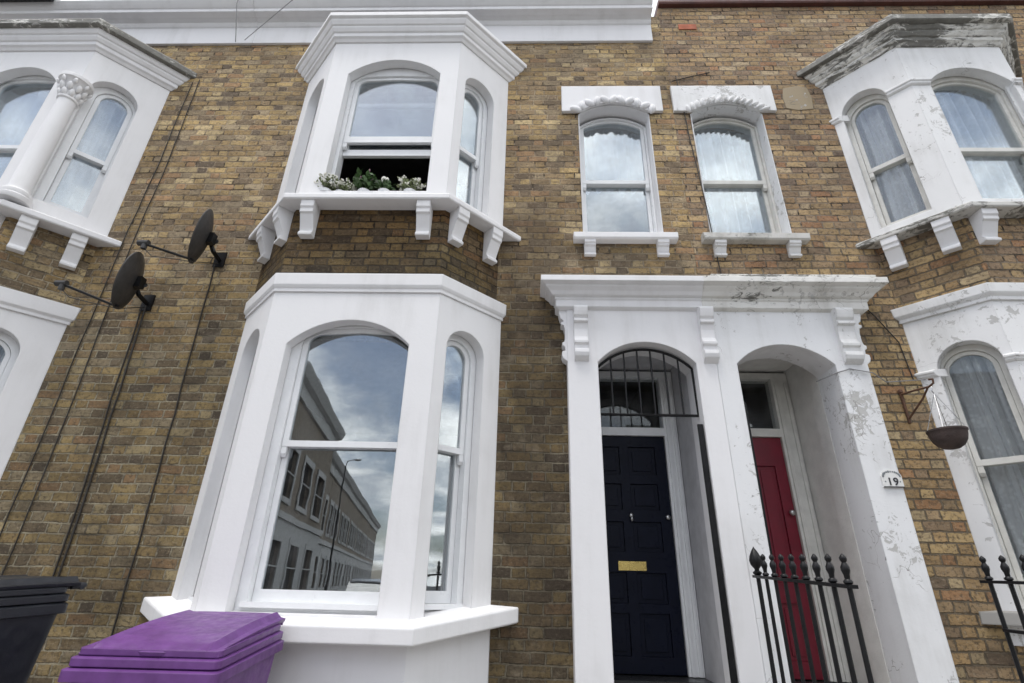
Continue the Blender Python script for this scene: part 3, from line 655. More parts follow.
# inner faces of the recess between arch and hall lining
for h, x0, x1, mat in ((HB, .53, 1.38, 'hall'), (HC, 1.66, 2.47, 'hall_c')):
    bm = BM(); box(bm, x1-.012, x1-.001, .172, .334, .4, 3.2); box(bm, x0+.001, x0+.012, .172, .334, .4, 3.2); obj('recess_lining', bm, mat, h)

def front_door(h, xl, xr, zb, zt, y, mat, fl, fr_, rows, ftop):
    FD = Frame(0, y, 1, y)
    bm = BM(); slab(bm, [(fl,zb),(xl,zb),(xl,zt),(xr,zt),(xr,zb),(fr_,zb),(fr_,ftop),(fl,ftop)], [rect(xl+.02, xr-.0, zt+.075, ftop-.06)], FD, .03, -.10)
    for q in (xr+.035, fr_-.03): prism(bm, [(.03,zb),(.042,zb),(.042,ftop-.1),(.03,ftop-.1)], FD, q-.012, q+.012)
    f = obj('door_frame', bm, 'frame' if h is HB else 'frame_old', h)
    bm = BM(); slab(bm, rect(xl+.024, xr-.004, zt+.08, ftop-.065), [], FD, -.03, -.036); obj('fanlight', bm, 'glass_door', f)
    bm = BM(); cols = [(xl+.095, (xl+xr)/2-.04), ((xl+xr)/2+.04, xr-.095)]; holes = []
    for z0, z1 in rows:
        for c0, c1 in cols: holes.append(rect(c0, c1, z0, z1))
    slab(bm, rect(xl+.003, xr-.003, zb+.005, zt-.003), holes, FD, 0, -.04)
    dr = obj('front_door', bm, mat, h)
    for z0, z1 in rows:
        for c0, c1 in cols:
            bm = BM(); slab(bm, rect(c0+.001, c1-.001, z0+.001, z1-.001), [], FD, -.018, -.035)
            slab(bm, rect(c0+.035, c1-.035, z0+.035, z1-.035), [], FD, -.008, -.0175); obj('door_panel', bm, mat, dr)
    return dr, FD
dB, FD = front_door(HB, .50, 1.253, .68, 2.55, .70, 'navy', .44, 1.375, [(.80,1.10),(1.17,1.40),(1.56,1.80),(1.90,2.12),(2.2,2.45)], 3.18)
bm = BM(); slab(bm, rect(.77,1.0,1.415,1.485), [], FD, .008, 0); slab(bm, rect(.79,.98,1.43,1.47), [], FD, .014, .0085); obj('letter_plate', bm, 'brass', dB)
bm = BM(); blob(bm, (.903,.685,1.85), .02, 2, (1,.6,1)); blob(bm, (.903,.67,1.82), .014, 2, (1,1,1.6)); obj('door_knocker', bm, 'steel', dB, smooth=60)
bm = BM(); blob(bm, (1.215,.68,1.84), .022, 2, (1,.7,1)); obj('door_latch', bm, 'steel', dB, smooth=60)
bm = BM(); box(bm, .54, 1.375, .45, .735, .60, .675); obj('threshold', bm, 'step', HB)
dC, FD = front_door(HC, 1.70, 2.31, .68, 2.56, .70, 'red', 1.665, 2.465, [(.80,1.2),(1.35,2.3)], 3.18)
bm = BM(); blob(bm, (2.27,.67,1.90), .026, 2); blob(bm, (2.27,.69,1.90), .016, 1); obj('door_knob', bm, 'steel', dC, smooth=60)
bm = BM(); box(bm, 1.67, 2.46, .45, .735, .60, .675); obj('threshold', bm, 'step', HC)
# entrance steps
for h, x0, x1 in ((HB, .57, 1.355), (HC, 1.69, 2.46)):
    for k in range(4):
        bm = BM(); box(bm, x0, x1, .45-.30*k-(.35 if k else 0), .449-.30*(k-1)-(.35 if k > 1 else 0) if k else .449+.001*0, -.1, .60-.16*k) if False else box(bm, x0, x1, -.5-.3*k, (.449 if k == 0 else -.501-.3*(k-1)), -.1, .60-.15*k); obj('doorstep', bm, 'paving', h)
# security grille in the navy door's arch
z0 = 2.53; bm = BM()
ar = arch(.575, 1.350, z0, 2.93, 3.10, 26)
pts = [(a, -.02, z) for a, z in ar]; 
tube(bm, [(pts[0][0], -.02, z0)]+[(a, -.02, z) for a, z in ar[1:]]+[(ar[0][0], -.02, z0)], .011, 6)
tube(bm, [(.575,-.02,z0),(1.35,-.02,z0)], .011)
w = (1.35-.575)/2; r = 3.10-2.93; R = (w*w+r*r)/(2*r)
gr = obj('arch_grille', bm, 'iron', HB)
for k in range(1, 7):
    x = .575+.7755*k/7; zt = 3.10-R+math.sqrt(R*R-(x-.9625)**2)
    bm = BM(); tube(bm, [(x,-.02,z0),(x,-.02,zt)], .0075); obj('grille_bar', bm, 'iron', gr)
# folding gate on navy jamb; black strip stands for shade beside red door
for h, x0, x1, y0, zt in ((HB, 1.312, 1.350, -.10, 2.44), (HC, 1.688, 1.708, -.10, 2.62)):
    bm = BM()
    for k in range(2 if h is HC else 1): box(bm, x0+.01*k, x1+.01*k, y0+.04*k, y0+.02+.04*k, .62, zt-.01*k)
    obj('gate_and_shade_strip', bm, 'iron', h)

# ---- parapet cornice, gutter, coping
pcn = [(0,7.025),(.03,7.025),(.03,7.30),(.045,7.31),(.06,7.335),(.06,7.36),(.075,7.37),(.10,7.385),(.17,7.39),(.175,7.395),(.175,7.44),(.19,7.45),(.215,7.48),(.24,7.515),(.24,7.53),(0,7.56)]
bm = BM(); sweep(bm, [(XAB+.001,0),(1.40,0)], pcn); obj('parapet_cornice', bm, 'white_porch', HB)
bm = BM(); sweep(bm, [(-8.3,0),(XAB-.001,0)], pcn); obj('parapet_cornice', bm, 'white_porch', HA)
bm = BM(); prism(bm, [(.245,7.49),(.31,7.485),(.335,7.51),(.335,7.60),(.10,7.62),(.05,7.575),(.245,7.545)], WALL, -8.3, -5.75); obj('gutter', bm, 'iron', HA)
bm = BM(); prism(bm, [(-.33,7.662),(.05,7.662),(.06,7.68),(.06,7.72),(.04,7.74),(-.33,7.78)], WALL, XBC+.001, 6.5); obj('roof_edge', bm, 'redbrown', HC)
bm = BM(); slab(bm, rect(1.73,1.935,7.25,7.335), [], WALL, .012, -.01); obj('red_brick_block', bm, 'redbrick', HC)

# ------------------------------------------------------------------ cables
def cable(name, pts, r, label, mat='cable', group=None, wob=.012):
    P = []; rnd = random.Random(len(label)+int(pts[0][0]*77))
    for a, b in zip(pts, pts[1:]):
        a, b = Vector(a), Vector(b); n = max(1, int((b-a).length/.22))
        for i in range(n): P.append(a.lerp(b, i/n)+Vector(((rnd.random()-.5)*wob, 0, 0)))
    P.append(Vector(pts[-1])); bm = BM(); tube(bm, P, r, 6)
    return tag(obj(name, bm, mat, smooth=60), label, 'cable', group)
cable('wall_cable', [(-2.93,-.012,3.92),(-2.90,-.012,3.2),(-2.86,-.012,2.0),(-2.83,-.012,1.0),(-2.83,-.012,.1)], .0065, 'black cable dropping down the brickwork from the upper satellite dish', group='cables on the brick fronts')
cable('wall_cable', [(-3.44,-.012,3.5),(-3.41,-.012,2.9),(-3.36,-.012,1.7),(-3.35,-.012,.1)], .0075, 'black cable below the lower satellite dish, right one of the pair', group='cables on the brick fronts')
cable('wall_cable', [(-3.47,-.012,3.46),(-3.445,-.012,2.6),(-3.40,-.012,1.7),(-3.385,-.012,.1)], .0065, 'black cable below the lower satellite dish, left one of the pair', group='cables on the brick fronts')
cable('wall_cable', [(-3.86,-.012,6.38),(-3.86,-.012,5.2),(-3.90,-.012,4.1),(-3.90,-.012,2.6),(-3.92,-.012,.1)], .005, 'thin dark cable close to the left house bay, nearer its column window', group='cables on the brick fronts')
cable('wall_cable', [(-3.78,-.012,6.42),(-3.77,-.012,5.2),(-3.80,-.012,4.1),(-3.76,-.012,2.6),(-3.78,-.012,.1)], .005, 'thin dark cable left of both dishes, second from the left house bay', group='cables on the brick fronts')
cable('wall_cable', [(1.60,-.012,6.45),(1.62,-.012,6.0),(1.66,-.012,5.3),(1.735,-.012,3.72)], .005, 'dark cable hanging between the two small arched windows down to the porch', group='cables on the brick fronts')
cable('wall_cable', [(1.545,-.012,6.36),(1.72,-.012,6.42),(1.98,-.012,6.50)], .006, 'short slanting cable on the brick above the right lintel', group='cables on the brick fronts')
cable('wall_cable', [(2.84,-.012,3.62),(2.96,-.012,3.45),(3.10,-.012,3.20),(3.12,-.012,2.86)], .005, 'dark cable slanting from the worn porch cornice end towards the hanging basket', group='cables on the brick fronts')
cable('porch_wire', [(2.38,.05,2.86),(2.46,-.135,2.87),(2.56,-.137,2.90),(2.72,-.137,2.87),(2.9,-.014,2.84),(3.2,-.03,2.86)], .0045, 'grey wire across the worn right pier of the porch', 'cable_grey')
cable('overhead_wire', [(-3.50,-.26,8.2),(-3.47,-.255,7.4),(-3.50,-.05,7.02)], .005, 'thin wire hanging down over the white cornice left of the middle bay', 'cable_grey', wob=.03)
cable('overhead_wire', [(-1.75,-1.0,8.0),(-2.4,-.5,7.5),(-3.4,-.05,7.05)], .004, 'thin wire slanting down across the white cornice behind the middle bay top', 'cable_grey', wob=0)

# ------------------------------------------------------------------ satellite dishes
def dish(c, n, mount, lnb, label, r=.25):
    t = thing('satellite_dish', label, 'satellite dish', mount, 'satellite dishes on the brick wall')
    c = Vector(c); n = Vector(n).normalized(); q = n.to_track_quat('Z', 'Y').to_matrix()
    bm = BM(); rings = []; seg = 40
    for fr_, off in [(0,-.055),(.25,-.052),(.5,-.042),(.75,-.024),(1,0),(1.02,.004),(1.02,.010),(1,.010),(.75,-.018),(.5,-.036),(.25,-.046),(0,-.049)]:
        if fr_ == 0: rings.append([bm.verts.new(c+q@Vector((0,0,off)))])
        else: rings.append([bm.verts.new(c+q@Vector((r*.9*fr_*math.cos(2*PI*k/seg), r*fr_*math.sin(2*PI*k/seg)*1.05, off))) for k in range(seg)])
    for A, B in zip(rings, rings[1:]):
        for k in range(seg):
            if len(A) == 1: bm.faces.new([A[0], B[k], B[(k+1) % seg]])
            elif len(B) == 1: bm.faces.new([A[k], B[0], A[(k+1) % seg]])
            else: bm.faces.new([A[k], B[k], B[(k+1) % seg], A[(k+1) % seg]])
    obj('reflector', bm, 'dish', t, smooth=50)
    back = c-n*.06; mount = Vector(mount)
    bm = BM(); tube(bm, [back, c-n*.12, Vector((mount.x-.02, mount.y-.16, mount.z+.02)), Vector((mount.x, mount.y-.13, mount.z-.04)), mount+Vector((0,-.01,-.06))], .02, 8)
    box(bm, back.x-.03, back.x+.05, back.y-.03, back.y+.03, back.z-.05, back.z+.05); obj('mount_arm', bm, 'iron', t)
    bm = BM(); box(bm, mount.x-.05, mount.x+.05, -.014, -.001, mount.z-.13, mount.z+.03); obj('wall_plate', bm, 'iron', t)
    low = c+q@Vector((0, r*1.0, 0)) if (q@Vector((0,1,0))).z < 0 else c-q@Vector((0, r*1.0, 0))
    lnb = Vector(lnb)
    bm = BM(); tube(bm, [low-n*.03, low+n*.03, lnb+Vector((.03,0,-.02))], .011, 6); obj('feed_arm', bm, 'iron', t)
    bm = BM(); tube(bm, [lnb+Vector((-.06,0,.0)), lnb+Vector((.03,0,.0))], .026, 10); tube(bm, [lnb+Vector((.0,0,-.06)), lnb+Vector((.0,0,.0))], .022, 8); obj('feed_horn', bm, 'dish', t)
    bm = BM(); tube(bm, [lnb+Vector((.0,0,-.05)), lnb+Vector((.08,.02,-.12)), lnb.lerp(low, .6)+Vector((0,0,-.06)), low+Vector((.03,0,-.03)), mount+Vector((0,-.02,-.1))], .004, 5); obj('feed_cable', bm, 'cable', t)
    return t
dish((-3.42,-.30,3.565), (-.90,-.38,.12), (-3.44,0,3.56), (-3.86,-.42,3.46), 'lower left dark satellite dish beside the left house coping')
dish((-2.92,-.30,4.03), (-.88,-.42,.12), (-2.90,0,4.03), (-3.30,-.42,3.87), 'upper right dark satellite dish nearer the middle bay')

# ------------------------------------------------------------------ hanging basket and bracket
t = thing('basket_bracket', 'rusty scrolled iron bracket on brick between porch and right bay', 'bracket', (2.985,0,2.6))
bm = BM(); tube(bm, [(2.985,-.012,2.76),(2.985,-.012,2.50)], .012, 6); blob(bm, (2.985,-.012,2.76), .022, 1); obj('back_plate', bm, 'rust', t)
bm = BM(); tube(bm, [(2.985,-.012,2.735),(2.99,-.15,2.72),(3.0,-.29,2.70),(3.01,-.33,2.715),(3.01,-.335,2.745),(3.0,-.31,2.75)], .008, 6); obj('arm', bm, 'rust', t)
bm = BM(); tube(bm, [(2.985,-.012,2.53),(2.99,-.10,2.58),(3.0,-.20,2.64),(3.0,-.28,2.70)], .008, 6); obj('brace', bm, 'rust', t)
t = thing('hanging_basket', 'empty dark wicker hanging basket on wires beside the right bay', 'hanging basket', (3.03,-.31,2.2))
bm = BM(); lathe(bm, (3.005,-.31,0), [(.02,2.225),(.05,2.232),(.08,2.252),(.102,2.285),(.114,2.325),(.116,2.345),(.122,2.35),(.122,2.362),(.112,2.362),(.10,2.32),(.07,2.27),(.02,2.25)], 30)
obj('bowl', bm, 'basket', t, smooth=50)
for k in range(4):
    a = PI/4+k*PI/2; bm = BM(); tube(bm, [(3.005+.115*math.cos(a), -.31+.115*math.sin(a), 2.36), (3.005,-.31,2.64)], .0025, 5); obj('hanging_wire', bm, 'steel', t)
bm = BM(); tube(bm, [(3.005,-.31,2.638),(2.995,-.31,2.66),(3.0,-.31,2.69),(3.012,-.312,2.70)], .004, 5); obj('hook', bm, 'steel', t)
# rim beads of wicker
# ------------------------------------------------------------------ number plate
t = thing('house_number_plate', 'small white oval-topped ceramic plate numbered 19 on the right pier', 'number plate', (2.645,-.12,2.05))
PN = Frame(2.645,-.121,3.645,-.121)
bm = BM(); pl = [(-.072,1.985),(.072,1.985),(.072,2.065)]+[(.072*math.cos(a)*.98, 2.065+.045*math.sin(a)) for a in [PI*i/12 for i in range(1,12)]]+[(-.072,2.065)]
slab(bm, pl, [], PN, .012, 0); obj('plate', bm, 'ceramic', t)
bm = BM(); tube(bm, [PN.w(-.072,.014,1.987), PN.w(.072,.014,1.987)], .004, 5); obj('lower_rim', bm, 'ink', t)
bm = BM(); rnd = random.Random(3)
for i in range(13):
    a = PI*i/12; q = PN.w(.060*math.cos(a), .0135, 2.063+.034*math.sin(a)); blob(bm, q, .0065+rnd.random()*.003, 1, (1,.25,1))
for sx in (-.052,.052): blob(bm, PN.w(sx,.0135,2.025), .006, 1, (1,.3,1))
obj('flower_garland', bm, 'ink_grey', t)
cu = bpy.data.curves.new('numerals', 'FONT'); cu.body = '19'; cu.size = .075; cu.align_x = 'CENTER'; cu.extrude = .0015; cu.offset = .0012; cu.space_character = 1.15
to = bpy.data.objects.new('tmp', cu); COL.objects.link(to); bpy.context.view_layer.update()
me = bpy.data.meshes.new_from_object(to.evaluated_get(bpy.context.evaluated_depsgraph_get())); bpy.data.objects.remove(to)
me.name = 'numerals'; me.materials.clear(); me.materials.append(M_['ink'])
no = bpy.data.objects.new('numerals', me); COL.objects.link(no); no.parent = t; no.rotation_euler = (PI/2,0,0); no.location = (0,-.0155,-.05)

# ------------------------------------------------------------------ window flowers
def plant(x, y, z, kind, label):
    t = thing('flower_pot', label, 'potted flower', (x,y,z), 'flower pots in the open upper window')
    bm = BM(); lathe(bm, (x,y,z), [(.055,0),(.06,.02),(.062,.02),(.062,.026),(.055,.026),(.05,.02)], 16); obj('pot', bm, 'frame', t); z -= .075
    rnd = random.Random(int(x*100)); bm = BM(); fl = BM()
    spread = {'white':.10,'green':.09,'ball':.07}[kind]; hgt = {'white':.12+.5*abs(x+1.4)*.3,'green':.24,'ball':.13}[kind]
    for i in range(60):
        a = rnd.random()*2*PI; rr = spread*math.sqrt(rnd.random()); top = Vector((x+rr*math.cos(a)*1.25, y+rr*math.sin(a)*.8, z+.10+hgt*(.35+.65*rnd.random())*(1-.3*rr/spread)))
        b = Vector((x+.3*rr*math.cos(a), y+.3*rr*math.sin(a), z+.09))
        for k in range(4):
            p = b.lerp(top, .35+.2*k+rnd.random()*.1); d = Vector((rnd.uniform(-1,1), rnd.uniform(-1,1), rnd.uniform(-.2,1))).normalized(); s = d.orthogonal().normalized()
            ln = .028+.02*rnd.random() if kind != 'green' else .045+.03*rnd.random(); wd = ln*.28
            v = [bm.verts.new(q) for q in (p, p+d*ln*.5+s*wd, p+d*ln, p+d*ln*.5-s*wd)]; bm.faces.new(v)
        if kind == 'white' and rnd.random() < (.9 if x < -1.5 else .35):
            for k in range(6): blob(fl, top+Vector((rnd.uniform(-.016,.016), rnd.uniform(-.016,.016), rnd.uniform(-.006,.016))), .008, 1)
        if kind == 'green' and i % 12 == 0:
            blob(fl, top+Vector((0,0,.03)), .008, 1, (1,1,2.4))
        if kind == 'ball' and i < 22:
            d = Vector((rnd.uniform(-1,1), rnd.uniform(-1,1), rnd.uniform(-.3,1))).normalized(); blob(fl, Vector((x-.005, y-.02, z+.225))+d*.024, .014, 1)
    obj('foliage', bm, 'leaf2' if kind == 'white' else 'leaf', t); obj('blossom', fl, 'petal_p' if kind == 'green' else 'petal', t)
plant(-1.83,-.43,4.402,'white','spreading white-flowered plant at the left end of the open upper window')
plant(-1.70,-.40,4.402,'white','small white-flowered plant against the left jamb of the open upper window')
plant(-1.48,-.42,4.402,'green','spiky green plant with mauve buds in the open upper window')
plant(-1.30,-.42,4.402,'ball','plant with one round white bloom in the middle of the open window')
plant(-1.07,-.42,4.402,'white','white-flowered plant near the right jamb of the open upper window')

# ------------------------------------------------------------------ railings
def railing(x0, y0, z0, x1, y1, z1, n, label, big, low=False):
    t = thing('iron_railing', label, 'railing', (x0,y0,0), 'black iron railings before the doorsteps')
    a, b = Vector((x0,y0,z0)), Vector((x1,y1,z1)); bm = BM()
    d = (b-a).normalized(); s = Vector((-d.y, d.x, 0)).normalized()*.019
    def bar(a, b, h):
        v = [bm.verts.new(p+sg*s+Vector((0,0,hz))) for p in (a, b) for sg in (-1,1) for hz in (-h,h)]
        for f in ((0,1,3,2),(4,6,7,5),(0,4,5,1),(2,3,7,6),(0,2,6,4),(1,5,7,3)): bm.faces.new([v[i] for i in f])
    bar(a-d*.05, b+d*.04, .008); 
    if low: bar(a-Vector((0,0,.24)), b-Vector((0,0,.24)), .008)
    obj('top_rail', bm, 'iron', t)
    for k in range(n):
        p = a.lerp(b, k/(n-1)); bm = BM(); bg = big and k == 0
        tube(bm, [(p.x,p.y,-.05),(p.x,p.y,p.z)], .014 if bg else .0115, 8); st = obj('post' if bg else 'baluster', bm, 'iron', t)
        bm = BM()
        if bg: lathe(bm, (p.x,p.y,p.z+.008), [(.016,0),(.026,.008),(.028,.018),(.015,.028),(.015,.038),(.034,.062),(.040,.088),(.034,.115),(.020,.145),(.006,.165),(.001,.175)], 14)
        else: lathe(bm, (p.x,p.y,p.z+.008), [(.012,0),(.020,.006),(.020,.014),(.011,.022),(.013,.04),(.019,.058),(.019,.072),(.012,.085),(.009,.092),(.015,.102),(.016,.112),(.008,.124),(.001,.13)], 10)
        obj('finial', bm, 'iron', st, smooth=50)
    return t
railing(1.515,-.27,1.37, 1.46,-1.40,1.312, 9, 'black iron railing with an acorn-topped end post between the two doorsteps', True)
railing(2.63,-.72,1.362, 2.62,-1.80,1.335, 9, 'black iron railing at the right edge, beside the right bay', False, True)

# ------------------------------------------------------------------ wheelie bins
def bin_(c, rot, w, d, h, mat, label, tilt_=.10):
    """local: x width, y depth (+y = hinge side), front at -y"""
    t = thing('wheelie_bin', label, 'wheelie bin', c)
    R = Matrix.Translation(c) @ Matrix.Rotation(rot, 4, 'Z')
    hb = h-.12        # body rim height at front
    def xf(bm):
        for v in bm.verts: v.co = R @ v.co
    def ringloop(bm, specs, bulge=0):
        rings = []
        for z, hw, y0, y1, rr, dz in specs:
            pts = []
            for cx_, cy_, a0 in ((hw-rr, y1-rr, 0), (-hw+rr, y1-rr, PI/2), (-hw+rr, y0+rr, PI), (hw-rr, y0+rr, 1.5*PI)):
                for k in range(5):
                    a = a0+PI/2*k/4; X, Y = cx_+rr*math.cos(a), cy_+rr*math.sin(a)
                    pts.append(bm.verts.new((X, Y, z+dz*(Y-y0)/(y1-y0))))
            rings.append(pts)
        n = len(rings[0])
        for A, B in zip(rings, rings[1:]):
            for k in range(n): bm.faces.new([A[k], A[(k+1) % n], B[(k+1) % n], B[k]])
        bm.faces.new(rings[0][::-1]); bm.faces.new(rings[-1])
    W = w/2; dz = tilt_
    bm = BM()
    ringloop(bm, [(.06,W*.76,-d*.36,d*.36,.04,0),(.5,W*.84,-d*.41,d*.42,.04,0),(hb-.13,W*.92,-d*.465,d*.465,.04,dz),(hb-.075,W*.93,-d*.47,d*.47,.04,dz)])
    xf(bm); body = obj('body', bm, mat, t, smooth=35)
    bm = BM()
    ringloop(bm, [(hb-.11,W*.935,-d*.475,d*.475,.03,dz),(hb-.105,W*1.0,-d*.515,d*.49,.03,dz),(hb-.062,W*1.0,-d*.515,d*.49,.03,dz),(hb-.055,W*.955,-d*.485,d*.485,.03,dz)])
    ringloop(bm, [(hb-.053,W*.94,-d*.475,d*.48,.03,dz),(hb-.048,W*.965,-d*.49,d*.487,.03,dz),(hb-.018,W*.965,-d*.49,d*.487,.03,dz),(hb-.012,W*.91,-d*.46,d*.478,.03,dz)])
    ringloop(bm, [(hb-.011,W*.90,-d*.45,d*.47,.03,dz),(hb-.006,W*.92,-d*.46,d*.47,.03,dz),(hb+.018,W*.92,-d*.46,d*.47,.03,dz),(hb+.022,W*.87,-d*.43,d*.45,.03,dz)])
    xf(bm); obj('rim', bm, mat, t, smooth=35)
    # domed lid with raised side flanges
    bm = BM(); nx, ny = 22, 16; g = []; gb = []
    for j in range(ny+1):
        v = j/ny; Y = -d*.455+v*d*.99; row = []; rb = []
        for i in range(nx+1):
            u = i/nx*2-1; X = u*W*.90
            dome = .04*math.sin(min(1, v*1.25)*PI*.5)*(1-abs(u)**6*.35)
            z = hb+.030+dz*v*.98+dome+(-.012 if abs(u) > .90 else .010 if abs(u) > .80 else 0)
            if v < .05: z -= .02
            if j == 0 and -.15 < u < .25: Y2 = Y-.012
            else: Y2 = Y
            row.append(bm.verts.new((X, Y2, z))); rb.append(bm.verts.new((X*.985, Y2+.006, z-.016)))
        g.append(row); gb.append(rb)
    for j in range(ny):
        for i in range(nx): bm.faces.new([g[j][i], g[j][i+1], g[j+1][i+1], g[j+1][i]]); bm.faces.new([gb[j][i+1], gb[j][i], gb[j+1][i], gb[j+1][i+1]])
    for i in range(nx): bm.faces.new([g[0][i+1], g[0][i], gb[0][i], gb[0][i+1]]); bm.faces.new([g[ny][i], g[ny][i+1], gb[ny][i+1], gb[ny][i]])
    for j in range(ny): bm.faces.new([g[j][0], g[j+1][0], gb[j+1][0], gb[j][0]]); bm.faces.new([g[j+1][nx], g[j][nx], gb[j][nx], gb[j+1][nx]])
    xf(bm); obj('lid', bm, mat, t, smooth=28)
    zh = hb+dz
    bm = BM()
    for sx in (-.36,.36):
        tube(bm, [(sx*w-.03, d*.50, zh+.02), (sx*w-.03, d*.58, zh+.03), (sx*w+.03, d*.58, zh+.03), (sx*w+.03, d*.50, zh+.02)], .014, 8)
    tube(bm, [(-w*.42, d*.565, zh+.02), (w*.42, d*.565, zh+.02)], .014, 8); xf(bm); obj('handle', bm, mat, t)
    for sx in (-1, 1):
        bm = BM(); tube(bm, [(sx*W*.72, d*.40, .10), (sx*W*.86, d*.40, .10)], .10, 20); xf(bm); obj('wheel', bm, 'rubber', t)
    return t
bin_((-1.675,-1.07,0), math.radians(2), .69, .72, 1.085, 'purple', 'purple plastic wheelie bin with domed lid in front of the middle bay', .07)
bin_((-2.93,-1.16,.045), math.radians(-22), .68, .80, 1.22, 'binblack', 'charcoal black wheelie bin at the lower left corner', .05)

# ------------------------------------------------------------------ ground, road, opposite side (seen mirrored in the panes)
def sheet(name, x0, x1, y0, y1, z, mat, t=.3):
    bm = BM(); box(bm, x0, x1, y0, y1, z-t, z); return struct(name, bm, mat)
sheet('ground', -400, 400, -400, 400, -.13, 'asphalt', 1.)
sheet('front_yard', -14, 14, -2.4, -.001, -.0, 'paving', .12)
sheet('pavement', -40, 40, -4.6, -2.41, .0, 'paving', .12)
bm = BM(); box(bm, -40, 40, -4.73, -4.601, -.125, -.003); struct('kerb', bm, 'stone_sill')
sheet('far_pavement', -40, -7.0, -12.2, -10.4, -.01, 'paving', .1)
def far_house(name, fr, width, ztop, label, group, floors=((.9,2.4),(3.6,5.2))):
    t = thing(name, label, 'house', fr.w(width/2,0,0), group)
    holes = []; ws = []
    for z0, z1 in floors:
        for a in (width*.12, width*.42, width*.72):
            holes.append(rect(a, a+width*.17, z0, z1)); ws.append((a, a+width*.17, z0, z1))
    bm = BM(); slab(bm, rect(.003, width-.003, -.13, ztop), holes, fr, 0, -.3); obj('wall', bm, 'far_brick', t)
    bm = BM(); slab(bm, rect(.004, width-.004, -.13, 2.99), holes[:3], fr, .02, .001); obj('stucco_ground_floor', bm, 'far_white', t)
    for a0, a1, z0, z1 in ws:
        bm = BM(); slab(bm, rect(a0-.12, a1+.12, z0-.12, z1+.18), [rect(a0+.04, a1-.04, z0+.04, (z0+z1)/2-.02), rect(a0+.04, a1-.04, (z0+z1)/2+.02, z1-.04)], fr, .06, .021); w = obj('window', bm, 'far_white', t)
        bm = BM(); slab(bm, rect(a0+.001, a1-.001, z0+.001, z1-.001), [], fr, -.12, -.14); obj('pane', bm, 'far_glass', w)
    bm = BM(); prism(bm, [(0,ztop-.75),(.1,ztop-.75),(.12,ztop-.3),(.3,ztop-.25),(.45,ztop-.02),(.45,ztop+.06),(0,ztop+.1)], fr, .001, width-.001); obj('cornice', bm, 'far_white', t)
    bm = BM(); prism(bm, [(0,3.0),(.1,3.0),(.1,3.2),(0,3.2)], fr, .001, width-.001); obj('string_course', bm, 'far_white', t)
    bm = BM(); prism(bm, [(-.31,-.13),(-.31,ztop-.1),(-4,ztop+1.2),(-8,ztop-.1),(-8,-.13)], fr, .01, width-.01); obj('roof', bm, 'slate', t)
    return t
# side street on the far side: left row as seen in the panes
def along(x0, y0, x1, y1): return Frame(x0, y0, x1, y1)
a0 = Vector((-7.35,-11.6)); a1 = Vector((-9.0,-20.4))
d = (a1-a0).normalized()
# street-facing side is +x side; frame must run so that n points to +x: run from far to near
far_house('corner_house', Frame(a1.x, a1.y, a0.x, a0.y), (a1-a0).length, 7.5, 'brick corner house across the street, mirrored in the middle bay glass', None)
b0 = Vector((-9.9,-20.9)); b1 = b0+d*0+Vector((-.19,-.98)).normalized()*1
dd = (b1-b0).normalized()
for k in range(8):
    p0 = b0+dd*(5.2*k); p1 = b0+dd*(5.2*(k+1))
    far_house('row_house', Frame(p1.x, p1.y, p0.x, p0.y), 5.2, 7.3, 'brick terraced house along the side street, mirrored in the middle bay glass', 'mirrored side street terrace')
for k in range(14):
    far_house('row_house', Frame(9.0+5.4*k, -13.5, 3.6+5.4*k, -13.5), 5.4, 6.6 if k < 3 else 7.4, 'brick terraced house facing across the road, mirrored in the right bay glass', 'mirrored facing terrace')
for k in range(5):
    far_house('row_house', Frame(-9.6-5.4*k, -11.4, -15.0-5.4*k, -11.4), 5.4, 6.6, 'brick terraced house across the road left of the side street', 'mirrored left terrace')
